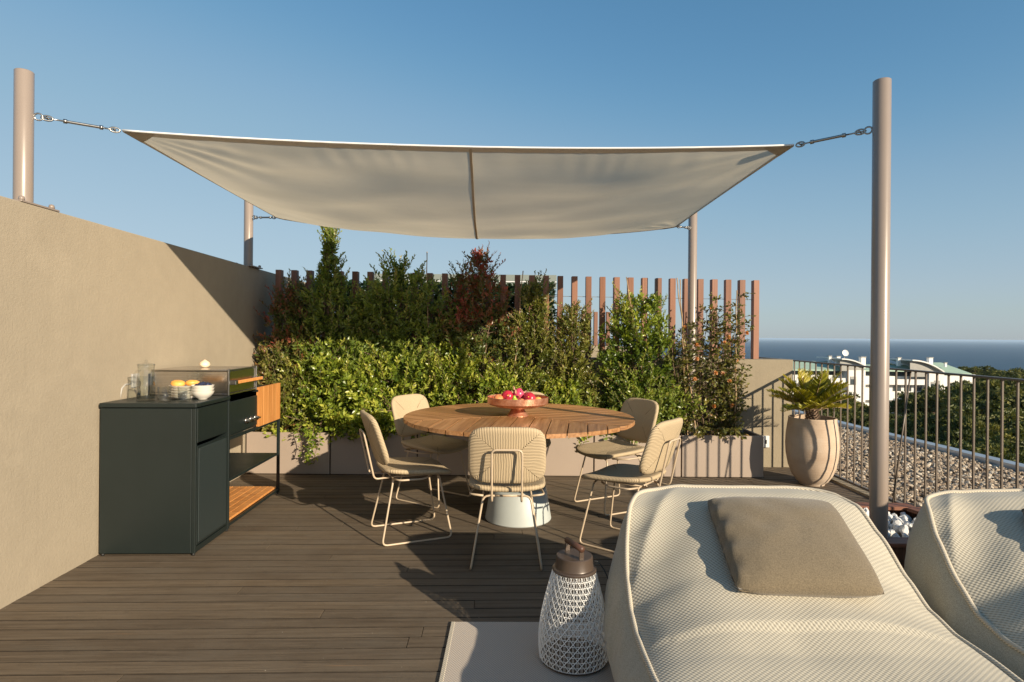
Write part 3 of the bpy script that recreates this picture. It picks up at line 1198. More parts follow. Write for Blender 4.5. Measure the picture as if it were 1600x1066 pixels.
def strip(pa, n=64, off=-0.003, thick=0.004):
    """band of cloth: pa(t) gives its two edges"""
    m_ = MB()
    vs, fs = [], []
    for i in range(n + 1):
        p, q = pa(i / n)
        vs += [p + Vector((0, 0, off)), q + Vector((0, 0, off)), q + Vector((0, 0, -off)), p + Vector((0, 0, -off))]
    for i in range(n):
        for k in range(4):
            k2 = (k + 1) % 4
            fs.append((i * 4 + k, i * 4 + k2, i * 4 + 4 + k2, i * 4 + 4 + k))
    fs += [(3, 2, 1, 0), (n * 4, n * 4 + 1, n * 4 + 2, n * 4 + 3)]
    m_.add(vs, fs, False)
    return m_


hem = 0.020
strip(lambda t: (sail_pt(t, 0) + Vector((0, -.002, .001)), sail_pt(t, hem))).build('hem', MT['hem'], sail)
strip(lambda t: (sail_pt(t, 1) + Vector((0, .002, 0)), sail_pt(t, 1 - hem))).build('hem', MT['hem'], sail)
strip(lambda t: (sail_pt(0, t) + Vector((-.002, 0, 0)), sail_pt(hem * .22, t))).build('hem', MT['hem'], sail)
strip(lambda t: (sail_pt(1, t) + Vector((.002, 0, 0)), sail_pt(1 - hem * .22, t))).build('hem', MT['hem'], sail)
strip(lambda t: (sail_pt(.5055, t), sail_pt(.5093, t)), off=-.0045).build('seam', MT['patch'], sail)
tb = MB()
tb.tube([sail_pt(t / 60, 0) + Vector((0, -.004, .004)) for t in range(61)], .006, 6)
tb.build('edge_cord', MT['white_plastic'], sail)
for ca, cb_ in ((0, 0), (1, 0), (0, 1), (1, 1)):
    m_ = MB()
    vs, fs = [], []
    K = 5
    for i in range(K + 1):
        for j in range(K + 1 - i):
            a = i / K * .045
            bb = j / K * .065
            p = sail_pt(a if ca == 0 else 1 - a, bb if cb_ == 0 else 1 - bb)
            vs.append(p + Vector((0, 0, -.0055)))
    idx = {}
    c_ = 0
    for i in range(K + 1):
        for j in range(K + 1 - i):
            idx[i, j] = c_
            c_ += 1
    for i in range(K):
        for j in range(K - i):
            fs.append((idx[i, j], idx[i + 1, j], idx[i, j + 1]))
            if j < K - i - 1:
                fs.append((idx[i + 1, j], idx[i + 1, j + 1], idx[i, j + 1]))
    m_.add(vs, fs)
    m_.build('corner_patch', MT['patch'], sail)

# ------------------------------------------------------------------ planter
PY0, PY1, PH = 5.545, 5.985, 0.395
pl = empty('planter_box', (0, PY0, 0))
tag(pl, 'long low taupe planter of flat panels along the back of the deck', 'planter')
jx = [-2.50, -1.705, -0.885, -0.055, 0.78, 1.605, 2.385]
for a, c in zip(jx, jx[1:]):
    m_ = MB()
    m_.box(a + .006, c - .006, 0, .03, 0.006, PH, .003)
    m_.build('front_panel', MT['planter'], pl)
MB().box(jx[0], jx[-1] - .01, .03, .045, 0, PH - .02).build('liner', MT['dark'], pl)
MB().box(jx[-1] - .03, jx[-1] - .004, .031, PY1 - PY0, 0.006, PH, .003).build('end_panel', MT['planter'], pl)
MB().box(jx[0], jx[-1] - .031, PY1 - PY0 - .03, PY1 - PY0, 0, PH - .004, .003).build('back_panel', MT['planter'], pl)
sv, sf = [], []
for i in range(121):
    for j in range(9):
        x = jx[0] + .01 + (jx[-1] - .045 - jx[0]) * i / 120
        yy = .046 + (PY1 - PY0 - .08) * j / 8
        sv.append((x, yy, PH - .035 + .018 * noise.noise(Vector((x * 9, yy * 9, 0)))))
for i in range(120):
    for j in range(8):
        sf.append((i * 9 + j, (i + 1) * 9 + j, (i + 1) * 9 + j + 1, i * 9 + j + 1))
so = MB()
so.add(sv, sf, True)
tag(so.build('soil', MT['soil'], pl), kind='stuff')

# ------------------------------------------------------------------ leaves


def leaf_mesh(name, pos, direc, size, mat, aspect=0.48, var=None, droop=0.25):
    """pos (n,3) base points, direc (n,3) unit directions, size (n,)"""
    n = len(pos)
    pos = np.asarray(pos, float)
    d = np.asarray(direc, float)
    d /= np.linalg.norm(d, axis=1, keepdims=True) + 1e-9
    rv_ = nr.normal(size=(n, 3))
    rv_[:, 2] += 0.9
    nrm = rv_ - d * np.sum(rv_ * d, 1, keepdims=True)
    nrm /= np.linalg.norm(nrm, axis=1, keepdims=True) + 1e-9
    s = np.cross(d, nrm)
    size = np.asarray(size)[:, None]
    w = size * aspect * .5
    dr_ = -nrm * size * droop
    P = [pos,
         pos + d * size * .30 + s * w * .92 + nrm * w * .35,
         pos + d * size * .68 + s * w * .80 + nrm * w * .25 + dr_ * .4,
         pos + d * size + dr_,
         pos + d * size * .68 - s * w * .80 + nrm * w * .25 + dr_ * .4,
         pos + d * size * .30 - s * w * .92 + nrm * w * .35,
         pos + d * size * .5 + dr_ * .2]
    V = np.stack(P, 1).reshape(-1, 3)
    base = np.array([(0, 1, 6), (1, 2, 6), (2, 3, 6), (3, 4, 6), (4, 5, 6), (5, 0, 6)])
    F = (base[None] + (np.arange(n) * 7)[:, None, None]).reshape(-1, 3)
    if var is None:
        var = nr.uniform(0, 1, n)
    return np_mesh(name, V, F[:, ::-1], mat, False, np.repeat(np.clip(var, 0, 1), 7))


def twig_leaves(tips, dirs, per, leaf, spread=0.09, light=None, up=0.35):
    """leaves arranged along short twigs; returns pos, dir, size, var"""
    P, D, S, Vv = [], [], [], []
    for i, (t, d) in enumerate(zip(tips, dirs)):
        L = spread * rnd.uniform(.6, 1.3)
        k = max(3, int(per * rnd.uniform(.7, 1.3)))
        side = d.orthogonal().normalized()
        base_var = rnd.random() * .55 if light is None else light[i]
        for j in range(k):
            f = (j + .5) / k
            p = t - d * L * (1 - f)
            a = j * 2.4 + rnd.uniform(-.5, .5)
            o_ = (Matrix.Rotation(a, 3, d) @ side)
            dd_ = (o_ * (1.15 - .7 * f) + d * (.35 + .8 * f) + Vector((0, 0, up * rnd.uniform(-.5, 1)))).normalized()
            P.append(tuple(p))
            D.append(tuple(dd_))
            S.append(leaf * rnd.uniform(.6, 1.2) * (1 - .25 * f))
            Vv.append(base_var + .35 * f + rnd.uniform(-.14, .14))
    return P, D, S, Vv


def shrub(name, label, cat, cx, cy, z0, h, rad, n, leaf, mat, group=None, per=8, prof=None, stems=4, core=0.25,
          ry=None, tint_shift=None, lean=(0, 0), seed=1, spread=.09, aspect=.48, spiky=0.25, shoots=70, tmin=.35, gap=-.10):
    global rnd
    keep = rnd
    rnd = random.Random(seed)
    r = empty(name, (cx, cy, z0))
    tag(r, label, cat, group)
    ry = ry or rad
    prof = prof or (lambda t: (math.sin(math.pi * min(1, t * .9 + .12)) ** .7))
    # stems
    st = MB()
    stem_pts = []
    for k in range(stems):
        a = rnd.uniform(0, 6.28)
        bx, by = math.cos(a) * rad * .25, math.sin(a) * ry * .25
        pts_ = []
        hh = h * rnd.uniform(.6, .95)
        ph = rnd.uniform(0, 6)
        for i in range(7):
            t = i / 6
            pts_.append(Vector((bx * (1 - t * .6) + lean[0] * t + .03 * math.sin(ph + 5 * t) + rad * .3 * t * math.cos(a + 1), by * (1 - t * .6) + lean[1] * t + .02 * math.cos(ph + 4 * t), hh * t - .01)))
        st.tube(pts_, .009, 5, rfun=lambda t: 1 - .7 * t)
        stem_pts.append(pts_)
    tips, dirs, li = [], [], []
    c = 0
    sd = seed * 3.7
    while len(tips) < n and c < n * 40:
        c += 1
        t = rnd.random() ** .9
        a = rnd.uniform(0, 2 * math.pi)
        R = prof(t)
        if rnd.random() > .12 + .9 * R:
            continue
        nz = 1 + spiky * (noise.noise(Vector((math.cos(a) * 1.6, math.sin(a) * 1.6, t * 3.2 + sd))) * 1.4 + noise.noise(Vector((math.cos(a) * 4, math.sin(a) * 4, t * 9 + sd))) * .8)
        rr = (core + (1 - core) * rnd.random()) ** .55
        x = math.cos(a) * rad * R * nz * rr + lean[0] * t
        y = math.sin(a) * ry * R * nz * rr + lean[1] * t
        z = h * t
        # open gaps in the crown
        if noise.noise(Vector((x * 7, y * 5, z * 7 + sd))) < gap and rnd.random() < .9:
            continue
        d = Vector((math.cos(a) * R + .01, math.sin(a) * R * .8, .35 + 1.1 * t)).normalized()
        d = (d + Vector((rnd.uniform(-.5, .5), rnd.uniform(-.5, .5), rnd.uniform(-.3, .4)))).normalized()
        tips.append(Vector((x, y, z)))
        dirs.append(d)
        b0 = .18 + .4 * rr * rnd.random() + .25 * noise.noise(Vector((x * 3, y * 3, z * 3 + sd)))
        if tint_shift:  # shifts the leaves' own tint, for some shrubs with height
            b0 += tint_shift(t, rnd)
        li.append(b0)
        if rnd.random() < .10:
            sp = rnd.choice(stem_pts)
            q = min(sp, key=lambda w_: (w_ - Vector((x, y, z * .8))).length)
            st.tube([q, (q + Vector((x, y, z))) / 2 + Vector((0, 0, -.015)), Vector((x, y, z))], .0035, 3, caps=False)
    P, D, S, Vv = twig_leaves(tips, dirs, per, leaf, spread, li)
    # free shoots standing out of the crown
    for k in range(shoots):
        t = tmin + (.97 - tmin) * rnd.random() ** .8
        a = rnd.uniform(0, 2 * math.pi)
        R = prof(t) * .85
        q0 = Vector((math.cos(a) * rad * R + lean[0] * t, math.sin(a) * ry * R + lean[1] * t, h * t))
        L = rnd.uniform(.07, .22)
        dd = Vector((math.cos(a) * .55, math.sin(a) * .3, rnd.uniform(.5, 1.5))).normalized()
        bend_ = Vector((rnd.uniform(-.04, .04), 0, rnd.uniform(-.03, .01)))
        cr_ = [q0 + dd * L * u + bend_ * u * u for u in (0, .33, .66, 1)]
        st.tube(cr_, .0022, 3, caps=False)
        b0 = rnd.uniform(.2, .75)
        nl_ = int(L / .016) + 2
        for q in range(nl_):
            u = (q + .5) / nl_
            aa = q * 2.4
            P.append(tuple(q0 + dd * L * u + bend_ * u * u))
            D.append(tuple(Vector((math.cos(aa), math.sin(aa) * .6, .3)) + dd * (.5 + u)))
            S.append(leaf * rnd.uniform(.55, .95) * (1.05 - .45 * u))
            Vv.append(b0 + .3 * u + rnd.uniform(-.1, .1))
    st.build('stem', MT['bark'], r)
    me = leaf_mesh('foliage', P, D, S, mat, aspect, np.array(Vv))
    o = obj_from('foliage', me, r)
    tag(o, kind='stuff')
    rnd = keep
    return r


PZ = PH - .04
def pw(*pts):
    def f(t):
        for (a, va), (b_, vb) in zip(pts, pts[1:]):
            if t <= b_:
                return va + (vb - va) * max(0, (t - a)) / (b_ - a)
        return pts[-1][1]
    return f


cone = lambda t: (1 - t) ** .75 * .95 + .06
tall = lambda t: (.75 + .25 * math.sin(t * 3)) * (1 - t ** 3.0) + .07
G1 = 'shrubs trained against the slatted screen'
G2 = 'leafy ground-cover bushes spilling over the planter front'
# upper, taller shrubs
shrub('hedge_shrub', 'dark red-tipped shrub pressed against the left wall corner', 'shrub', -2.18, 5.76, PZ, 1.46, .36, 750, .050, MT['leaf_red'], G1, prof=tall, seed=3, ry=.2, tint_shift=lambda t, r: .3 * t * r.random() - .05, spiky=.35)
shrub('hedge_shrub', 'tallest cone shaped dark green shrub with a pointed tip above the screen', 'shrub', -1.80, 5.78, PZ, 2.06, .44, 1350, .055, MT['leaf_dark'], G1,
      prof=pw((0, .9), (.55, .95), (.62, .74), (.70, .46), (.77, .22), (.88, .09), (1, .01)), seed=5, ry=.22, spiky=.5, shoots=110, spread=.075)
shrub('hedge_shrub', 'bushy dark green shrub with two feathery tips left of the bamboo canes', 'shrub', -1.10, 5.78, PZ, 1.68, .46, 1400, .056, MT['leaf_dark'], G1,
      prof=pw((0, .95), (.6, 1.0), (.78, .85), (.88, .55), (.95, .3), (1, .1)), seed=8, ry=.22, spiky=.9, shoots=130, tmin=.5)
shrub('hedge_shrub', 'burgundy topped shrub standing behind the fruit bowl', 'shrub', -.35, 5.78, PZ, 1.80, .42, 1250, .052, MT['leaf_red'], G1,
      prof=pw((0, .95), (.55, .95), (.7, .72), (.82, .48), (.92, .28), (1, .08)), seed=13, ry=.22, tint_shift=lambda t, r: (.45 if t > .62 else -.1) * r.random() + (.12 if t > .8 else 0), spiky=.8, shoots=110, tmin=.45)
shrub('hedge_shrub', 'yellow-green shrub with a thin dark tip just right of the burgundy one', 'shrub', .20, 5.76, PZ, 1.50, .31, 800, .050, MT['leaf_yellow'], G1, prof=lambda t: .95 - .8 * t ** 2.2, seed=21, ry=.2, spiky=.5, tint_shift=lambda t, r: -.1 + .2 * r.random())
shrub('hedge_shrub', 'narrow pale yellow-green shrub under bare screen posts', 'shrub', .60, 5.76, PZ, 1.27, .29, 680, .050, MT['leaf_yellow'], G1, prof=lambda t: .95 - .7 * t ** 2, seed=27, ry=.2, tint_shift=lambda t, r: .15 * t, spiky=.5)
shrub('hedge_shrub', 'full olive green shrub beside the rose canes', 'shrub', 1.25, 5.74, PZ, 1.38, .38, 1150, .052, MT['leaf_bright'], G1, prof=lambda t: 1.0 - .5 * t ** 2.4, seed=31, ry=.2, tint_shift=lambda t, r: .12 * t - .14, spiky=.45)
shrub('hedge_shrub', 'dark green shrub filling the dip between the pointed and the feathery one', 'shrub', -1.45, 5.84, PZ, 1.34, .38, 850, .055, MT['leaf_dark'], G1, prof=tall, seed=36, ry=.14, spiky=.4)
shrub('hedge_shrub', 'dark green shrub behind the bamboo canes', 'shrub', -.70, 5.86, PZ, 1.20, .36, 820, .055, MT['leaf_dark'], G1, prof=tall, seed=37, ry=.12, spiky=.4)
# lower bright bushes
bush = lambda t: (1 - (2 * t - .9) ** 2 * .55)
for i, (x, w_, h_, lab, mt, n_) in enumerate((
        (-2.22, .30, .82, 'small-leaved pale bush in the left corner of the planter', 'leaf_yellow', 800),
        (-1.72, .46, .98, 'sunlit bright green bush drooping over the planter behind the cabinet', 'leaf_bright', 1150),
        (-1.13, .44, .84, 'bright green rounded bush behind the left-hand chairs', 'leaf_bright', 1000),
        (-.58, .36, .96, 'mid green bush left of the fruit bowl', 'leaf_bright', 760),
        (-.08, .38, .74, 'green bush directly behind the fruit bowl', 'leaf_bright', 760),
        (.48, .34, .62, 'low dense green bush at the right of the table', 'leaf_bright', 760),
        (1.22, .36, .66, 'dark low bush at the foot of the olive shrub', 'leaf_dark', 700))):
    shrub('planter_bush', lab, 'bush', x, 5.70, PZ - .06, h_, w_, n_, .062 if i in (1, 2) else .052, MT[mt], G2, prof=bush, seed=40 + i, ry=.23, core=.3, spiky=.85, shoots=90, tmin=.3, gap=.0, spread=.1, aspect=.55,
          tint_shift=(lambda t, r: .12))


# trailing sprays over the planter front
def sprays(name, label, x0s, seed, leaf=.045, lens=(.3, .5), mat='leaf_bright'):
    global rnd
    keep = rnd
    rnd = random.Random(seed)
    r = empty(name, (0, 0, 0))
    tag(r, label, 'creeper')
    st = MB()
    P, D, S, Vv = [], [], [], []
    for x0 in x0s:
        L = rnd.uniform(*lens)
        pts_ = []
        dx_ = rnd.uniform(-.12, .12)
        for i in range(12):
            t = i / 11
            y_ = PY0 + .06 - .12 * math.sin(min(1, t * 2.2) * 1.57) - .03 * t
            z_ = PH + .05 + .04 * math.sin(t * 3.1) - max(0, t - .18) * L
            pts_.append(Vector((x0 + dx_ * t + .015 * math.sin(9 * t + x0 * 9), y_, z_)))
        st.tube(pts_, .003, 4)
        for i in range(2, 12):
            for q in range(3):
                p = pts_[i] + Vector((rnd.uniform(-.02, .02), rnd.uniform(-.015, 0), rnd.uniform(-.015, .015)))
                P.append(tuple(p))
                a = rnd.uniform(0, 6.28)
                D.append((math.cos(a), -abs(math.sin(a)) * .5, rnd.uniform(-.7, .3)))
                S.append(leaf * rnd.uniform(.55, 1.1))
                Vv.append(rnd.uniform(.2, .95))
    st.build('stem', MT['bark'], r)
    tag(obj_from('foliage', leaf_mesh('foliage', P, D, S, MT[mat], .55, np.array(Vv)), r), kind='stuff')
    rnd = keep


sprays('trailing_creeper', 'leafy creeper hanging down the planter front right of the cabinet', [-1.98, -1.92, -1.86, -1.90, -1.82, -1.76], 71, lens=(.26, .42))
sprays('trailing_creeper', 'short leafy tips hanging over the planter behind the chairs', [-1.62, -1.5, -1.38, -1.2, -1.1, -.9, -.75, -.4, -.2], 72, lens=(.06, .13))
sprays('trailing_creeper', 'rose shoot hanging over the planter near its right end', [1.76, 1.82, 1.90, 1.97, 2.02], 73, lens=(.03, .12), mat='leaf_rose', leaf=.05)


def rose(label, cx, h, seed, nst=5, spread_=.16):
    global rnd
    keep = rnd
    rnd = random.Random(seed)
    r = empty('climbing_rose', (cx, 5.72, PZ))
    tag(r, label, 'rose', 'sparse climbing roses at the right end of the planter')
    st = MB()
    tips, dirs = [], []
    fl = []
    for k in range(nst):
        pts_ = []
        ph = rnd.uniform(0, 6)
        bx = rnd.uniform(-.1, .1)
        hh = h * rnd.uniform(.65, 1)
        lx = rnd.uniform(-spread_, spread_)
        for i in range(14):
            t = i / 13
            pts_.append(Vector((bx + lx * t + .03 * math.sin(ph + 6 * t), .03 * math.cos(ph + 5 * t) + rnd.uniform(-.01, .01), hh * t - .01)))
        st.tube(pts_, .0055, 5, rfun=lambda t: 1 - .6 * t)
        for i in range(1, 14):
            for q in range(5):
                a = rnd.uniform(0, 6.28)
                L = rnd.uniform(.04, .15)
                d = Vector((math.cos(a), math.sin(a) * .7, rnd.uniform(-.1, .8))).normalized()
                e = pts_[i] + d * L
                if rnd.random() < .6:
                    st.tube([pts_[i], (pts_[i] + e) / 2 + Vector((0, 0, .01)), e], .0022, 3, caps=False)
                tips.append(e)
                dirs.append(d)
                if rnd.random() < .045 and i > 4:
                    fl.append(e + d * .02)
    P, D, S, Vv = twig_leaves(tips, dirs, 4, .046, .07)
    st.build('stem', MT['bark'], r)
    tag(obj_from('foliage', leaf_mesh('foliage', P, D, S, MT['leaf_rose'], .6, np.array(Vv)), r), kind='stuff')
    for e in fl[:9]:
        P, D, S, Vv = [], [], [], []
        b0 = rnd.random()
        for q in range(14):
            a = q * 2.4
            ti = .2 + .9 * (q / 14)
            P.append((0, 0, 0))
            D.append((math.cos(a) * ti, math.sin(a) * ti, 1.1 - ti))
            S.append(.026)
            Vv.append(b0 + rnd.uniform(-.1, .1))
        obj_from('blossom', leaf_mesh('blossom', P, D, S, MT['petal'], .9, np.array(Vv)), r, tuple(e), (rnd.uniform(.5, 1.4), rnd.uniform(-.6, .6), 0))
    rnd = keep


rose('straggly climbing rose with orange blossom beside the tall back post', 1.83, 1.28, 81, 7)
rose('tall thin climbing rose with pink blossom near the planter right end', 2.14, 1.42, 82, 6, .10)
rose('low leafy rose with bare canes at the left of the back post', 1.62, .95, 83, 5, .1)
rose('low spreading rose filling the far right end of the planter', 2.10, .80, 84, 6, .16)

# bamboo canes
for lab, (x0, y0, z0, x1, y1, z1) in (
        ('longest bamboo cane leaning by the dark shrubs, its tip in the sky', (-.78, 5.70, PZ, -.845, 5.78, 2.14)),
        ('shorter bamboo cane just left of the longest one', (-.90, 5.74, PZ, -.89, 5.80, 2.0)),
        ('thin bamboo cane slanting beside the burgundy shrub', (-.02, 5.66, PZ, .10, 5.78, 1.96)),
        ('pale bamboo cane crossing the olive green shrub', (1.36, 5.62, PZ, 1.10, 5.70, 1.90)),
        ('split bamboo cane leaning right next to the roses', (1.78, 5.66, PZ, 1.60, 5.74, 1.90)),
        ('second cane crossed with the split one', (1.70, 5.68, PZ, 1.62, 5.70, 1.88)),
        ('upright cane inside the tall rose', (2.16, 5.68, PZ, 2.17, 5.70, 1.78))):
    m_ = MB()
    d = Vector((x1 - x0, y1 - y0, z1 - z0))
    n_ = 9
    pts_ = []
    for i in range(n_ * 3 + 1):
        pts_.append(d * (i / (n_ * 3)) + Vector((.004 * math.sin(i), 0, 0)))
    m_.tube(pts_, .0062, 6, rfun=lambda t: (1.25 if int(round(t * n_ * 3)) % 3 == 0 else 1) * (1 - .3 * t))
    o = m_.build('bamboo_cane', MT['stake'], loc=(x0, y0, z0))
    tag(o, lab, 'cane', 'bamboo canes pushed into the planter')

# hedge behind the screen and its awning
hb = empty('neighbour_hedge', (-1.2, 7.05, -.14))
tag(hb, 'very dark clipped hedge behind the left half of the slatted screen', 'hedge')
P, D, S = [], [], []
for k in range(26000):
    x = rnd.uniform(-1.75, 1.68)
    z = rnd.uniform(.8, 2.06 + .07 * noise.noise(Vector((x * 3, 0, 4))) + (.03 if rnd.random() < .1 else 0))
    y = rnd.uniform(-.28, .05)
    P.append((x, y, z))
    D.append((rnd.uniform(-1, 1), -rnd.uniform(0, 1), rnd.uniform(-.3, 1)))
    S.append(.075 * rnd.uniform(.6, 1.2))
tag(obj_from('foliage', leaf_mesh('foliage', P, D, S, MT['leaf_hedge'], .5), hb), kind='stuff')
m_ = MB()
for x in (-1.5, -.9, -.3, .3, .9, 1.4):
    m_.tube([(x, .0, 0), (x + .02, -.02, 1), (x, 0, 1.9)], .02, 6)
m_.build('stem', MT['bark'], hb)

aw = empty('louvred_awning', (0, 0, 0))
tag(aw, 'pale grey louvred awning of the neighbouring terrace behind the screen', 'awning')
m_awn = simple('pale_grey_green_metal', (0.20, 0.225, 0.20), 0.5, 0, 0.05, 4, 0)
AY = 9.6
x0, x1 = -2.35, .72
for z in (2.215, 2.095):
    MB().box(x0, x1, AY, AY + .06, z, z + .105, .004).build('beam', m_awn, aw)
MB().box(x0, x1, AY - .006, AY - .001, 2.200, 2.214).build('louvre', MT['white_plastic'], aw)
for x in (x0 + .03, x1 - .1):
    MB().box(x, x + .07, AY + .08, AY + .15, -.14, 2.2, .004).build('awning_leg', m_awn, aw)
# neighbouring terrace farther back
nb = MB()
nb.box(-3.2, 2.15, 9.45, 9.62, -17.0, 1.17, .004)
nb.box(-9.0, 2.15, 6.29, 9.45, -17.0, -.14)
o = nb.build('neighbour_parapet', MT['stub'])
tag(o, 'low beige parapet of the next terrace seen between the screen posts', 'wall')
ns = empty('neighbour_screen', (0, 0, 1.17))
tag(ns, 'second row of reddish brown posts on the parapet of the next terrace', 'screen')
k = 0
for x in np.arange(.55, 1.75, .2):
    obj_from('slat', slat_me, ns, (float(x), 9.53, 0), (0, 0, .1 * rnd.random()), (1, 1, .66))
nrl = empty('neighbour_railing', (0, 0, -.1))
tag(nrl, 'far thin railing glimpsed between the screen posts against the sea', 'railing')
MB().box(2.16, 3.35, 9.5, 9.53, 1.10, 1.115).build('handrail', MT['rail'], nrl)
bm2 = MB().box(-.007, .007, -.007, .007, -.1, 1.10).mesh('baluster', MT['rail'])
for x in np.arange(2.2, 3.35, .1):
    obj_from('baluster', bm2, nrl, (float(x), 9.515, 0))

# ------------------------------------------------------------------ outdoor kitchen cabinet
CW, CL, CH = .555, 1.385, .905
kc = empty('outdoor_kitchen', (-1.873, 3.492, 0), PSI)       # origin at the near right corner; -x into the wall, +y away
tag(kc, 'dark green metal outdoor kitchen cabinet with open shelf standing against the left wall', 'cabinet')
GR = MT['green']
MB().box(-CW, -.022, 0, .014, .014, CH - .03, .003).build('end_panel', GR, kc)
MB().box(-CW, -CW + .012, .014, CL, .014, CH - .03).build('back_panel', GR, kc)
MB().box(-CW + .012, -.004, .014, .44, .014, .045).build('floor_panel', GR, kc)
MB().box(-CW + .012, -.004, .425, .44, .045, CH - .03).build('side_panel', GR, kc)
MB().box(-CW - .004, .006, -.006, .452, CH - .026, CH, .004).build('worktop', MT['green'], kc)
MB().box(-.018, -.002, .030, .425, .665, CH - .034, .003).build('drawer', GR, kc)
dr_ = MB().box(-.018, -.003, .030, .425, .052, .645, .003).build('door', GR, kc)
MB().box(-.004, .0005, .045, .410, .067, .630, .002).build('mesh_panel', MT['greenfab'], dr_)
fr = MB()
T = .020
for y in (0.0, .436, CL - T):
    fr.box(-T, 0.002, y, y + T, .014, CH - .030, .002)
fr.box(-CW, -CW + T, CL - T, CL, .014, .62, .002)
for z in (.028, .605):
    fr.box(-T, 0.0, .456, CL - T, z, z + T, .002)
    fr.box(-CW + T, -T, CL - T, CL, z, z + T, .002)
fr.box(-T, 0, .02, .436, .014, .048, .002)
fr.build('frame', GR, kc)
for (x, y) in ((-.012, .012), (-.54, .012), (-.012, CL - .012), (-.54, CL - .012), (-.012, .446)):
    MB().lathe([(0, 0), (.009, 0), (.009, .014), (0, .014)], 10).build('foot', MT['black'], kc, (x, y, 0))
MB().box(-CW + .012, -.004, .456, CL - T, .325, .342, .003).build('shelf', GR, kc)
MB().box(-CW + .012, -.02, .456, CL - .012, .626, .64).build('control_floor', GR, kc)
MB().box(-.022, -.006, .457, .93, .64, CH - .045, .003).build('control_panel', GR, kc)
MB().box(-CW + .012, -.03, CL - .03, CL - .012, .64, CH - .02, .002).build('far_panel', GR, kc)
MB().box(-CW, -.002, .93, CL, CH - .02, CH - .004, .002).build('side_worktop', GR, kc)
ks = MB()
for y in (.72, .80, .88):
    k_ = MB()
    Mx = Matrix.Translation((-.006, y, .70)) @ Matrix.Rotation(R_(90), 4, 'Y')
    k_.lathe([(0, 0), (.020, 0), (.020, .008), (.012, .010), (.012, .030), (.0, .031)], 16, M=Mx)
    k_.box(.005, .034, y - .022, y + .022, .695, .705, .002)
    k_.build('knob', MT['steel'], kc)
for k in range(9):
    y = .457 + k * .0525 * 1.0
for k in range(5):
    y0_ = .937 + k * .0885
    MB().box(-.018, .004, y0_, y0_ + .0865, .622, .918, .0015).build('teak_slat', MT['teak_v'], kc)
for k in range(9):
    x0_ = -CW + .022 + k * .0575
    MB().box(x0_, x0_ + .052, .458, CL - T - .002, .050, .066, .002).build('floor_slat', MT['teak'], kc)

# gas grill hood on the cabinet
gh = empty('barbecue_hood', (-1.873, 3.492, CH), PSI)
tag(gh, 'low square stainless steel barbecue hood on the dark green cabinet', 'barbecue')
BR_ = MT['brushed']
MB().box(-.53, -.012, .455, .925, -.0, .012, .002).build('burner_tray', BR_, gh)
MB().box(-.53, -.016, .460, .918, .012, .165, .006).build('hood', BR_, gh)
for y in (.452, .912):
    MB().box(-.016, -.006, y, y + .014, .0, .178, .002).build('corner_trim', MT['steel'], gh)
MB().box(-.52, -.018, .452, .9255, .165, .172, .002).build('lid', BR_, gh)
hd = MB().box(.018, .034, .50, .93, .075, .097, .003).build('teak_handle', MT['teak'], gh)
for y in (.46,):
    MB().box(-.014, .036, y, y + .04, .072, .100, .003).build('handle_mount', MT['steel'], gh)
MB().box(-.014, .034, .93, .955, .074, .098, .003).build('handle_mount', MT['steel'], gh)

# pale shell on the hood
sh = MB()
sh.lathe([(0, 0), (.018, .001), (.032, .012), (.036, .024), (.030, .038), (.016, .048), (.006, .056), (0, .058)], 20)
o = sh.build('onion', MT['garlic'], loc=(-2.19, 4.20, CH + .172), auto=60)
tag(o, 'pale golden onion glowing in the sun on top of the barbecue hood', 'onion')

# socket and cable on the left wall
sk = empty('wall_outlet', (-2.478, 3.84, 1.01), PSI)
tag(sk, 'grey outlet box with a cable on the left wall above the cabinet', 'socket')
MB().box(0, .03, -.04, .04, -.045, .045, .004).build('outlet_box', MT['outlet'], sk)
cbm = MB()
cbm.tube([(.015, -.03, -.02), (.02, -.10, -.018), (.02, -.135, -.04), (.015, -.14, -.08), (.005, -.14, -.20)], .006, 8)
cbm.build('cable', MT['outlet'], sk)

# ------------------------------------------------------------------ glass and crockery
TZ = CH


def jug(x, y):
    r = empty('water_jug', (x, y, TZ), 2.9)
    tag(r, 'clear glass water jug with a handle standing near the wall on the cabinet', 'jug')
    m_ = MB()
    o_ = [(0, 0), (.046, 0), (.050, .004), (.051, .10), (.047, .16), (.043, .18), (.045, .205), (.049, .225), (.0465, .225), (.0425, .205), (.0405, .18), (.0445, .158), (.0480, .10), (.047, .010), (0, .009)]
    m_.lathe(o_, 36)
    m_.build('body', MT['glass'], r)
    w_ = MB()
    w_.lathe([(0, .0092), (.0468, .0102), (.0478, .10), (.0448, .150), (0, .150)], 36)
    w_.build('water', MT['water'], r)
    h_ = MB()
    h_.tube([(.043, 0, .185), (.070, 0, .182), (.088, 0, .165), (.092, 0, .12), (.086, 0, .07), (.070, 0, .045), (.048, 0, .042)], .0055, 8)
    h_.build('handle', MT['glass'], r)
    l_ = MB()
    l_.lathe([(0, .218), (.044, .218), (.044, .228), (.016, .232), (.007, .236), (.010, .250), (0, .254)], 24)
    l_.build('lid', MT['glass'], r)


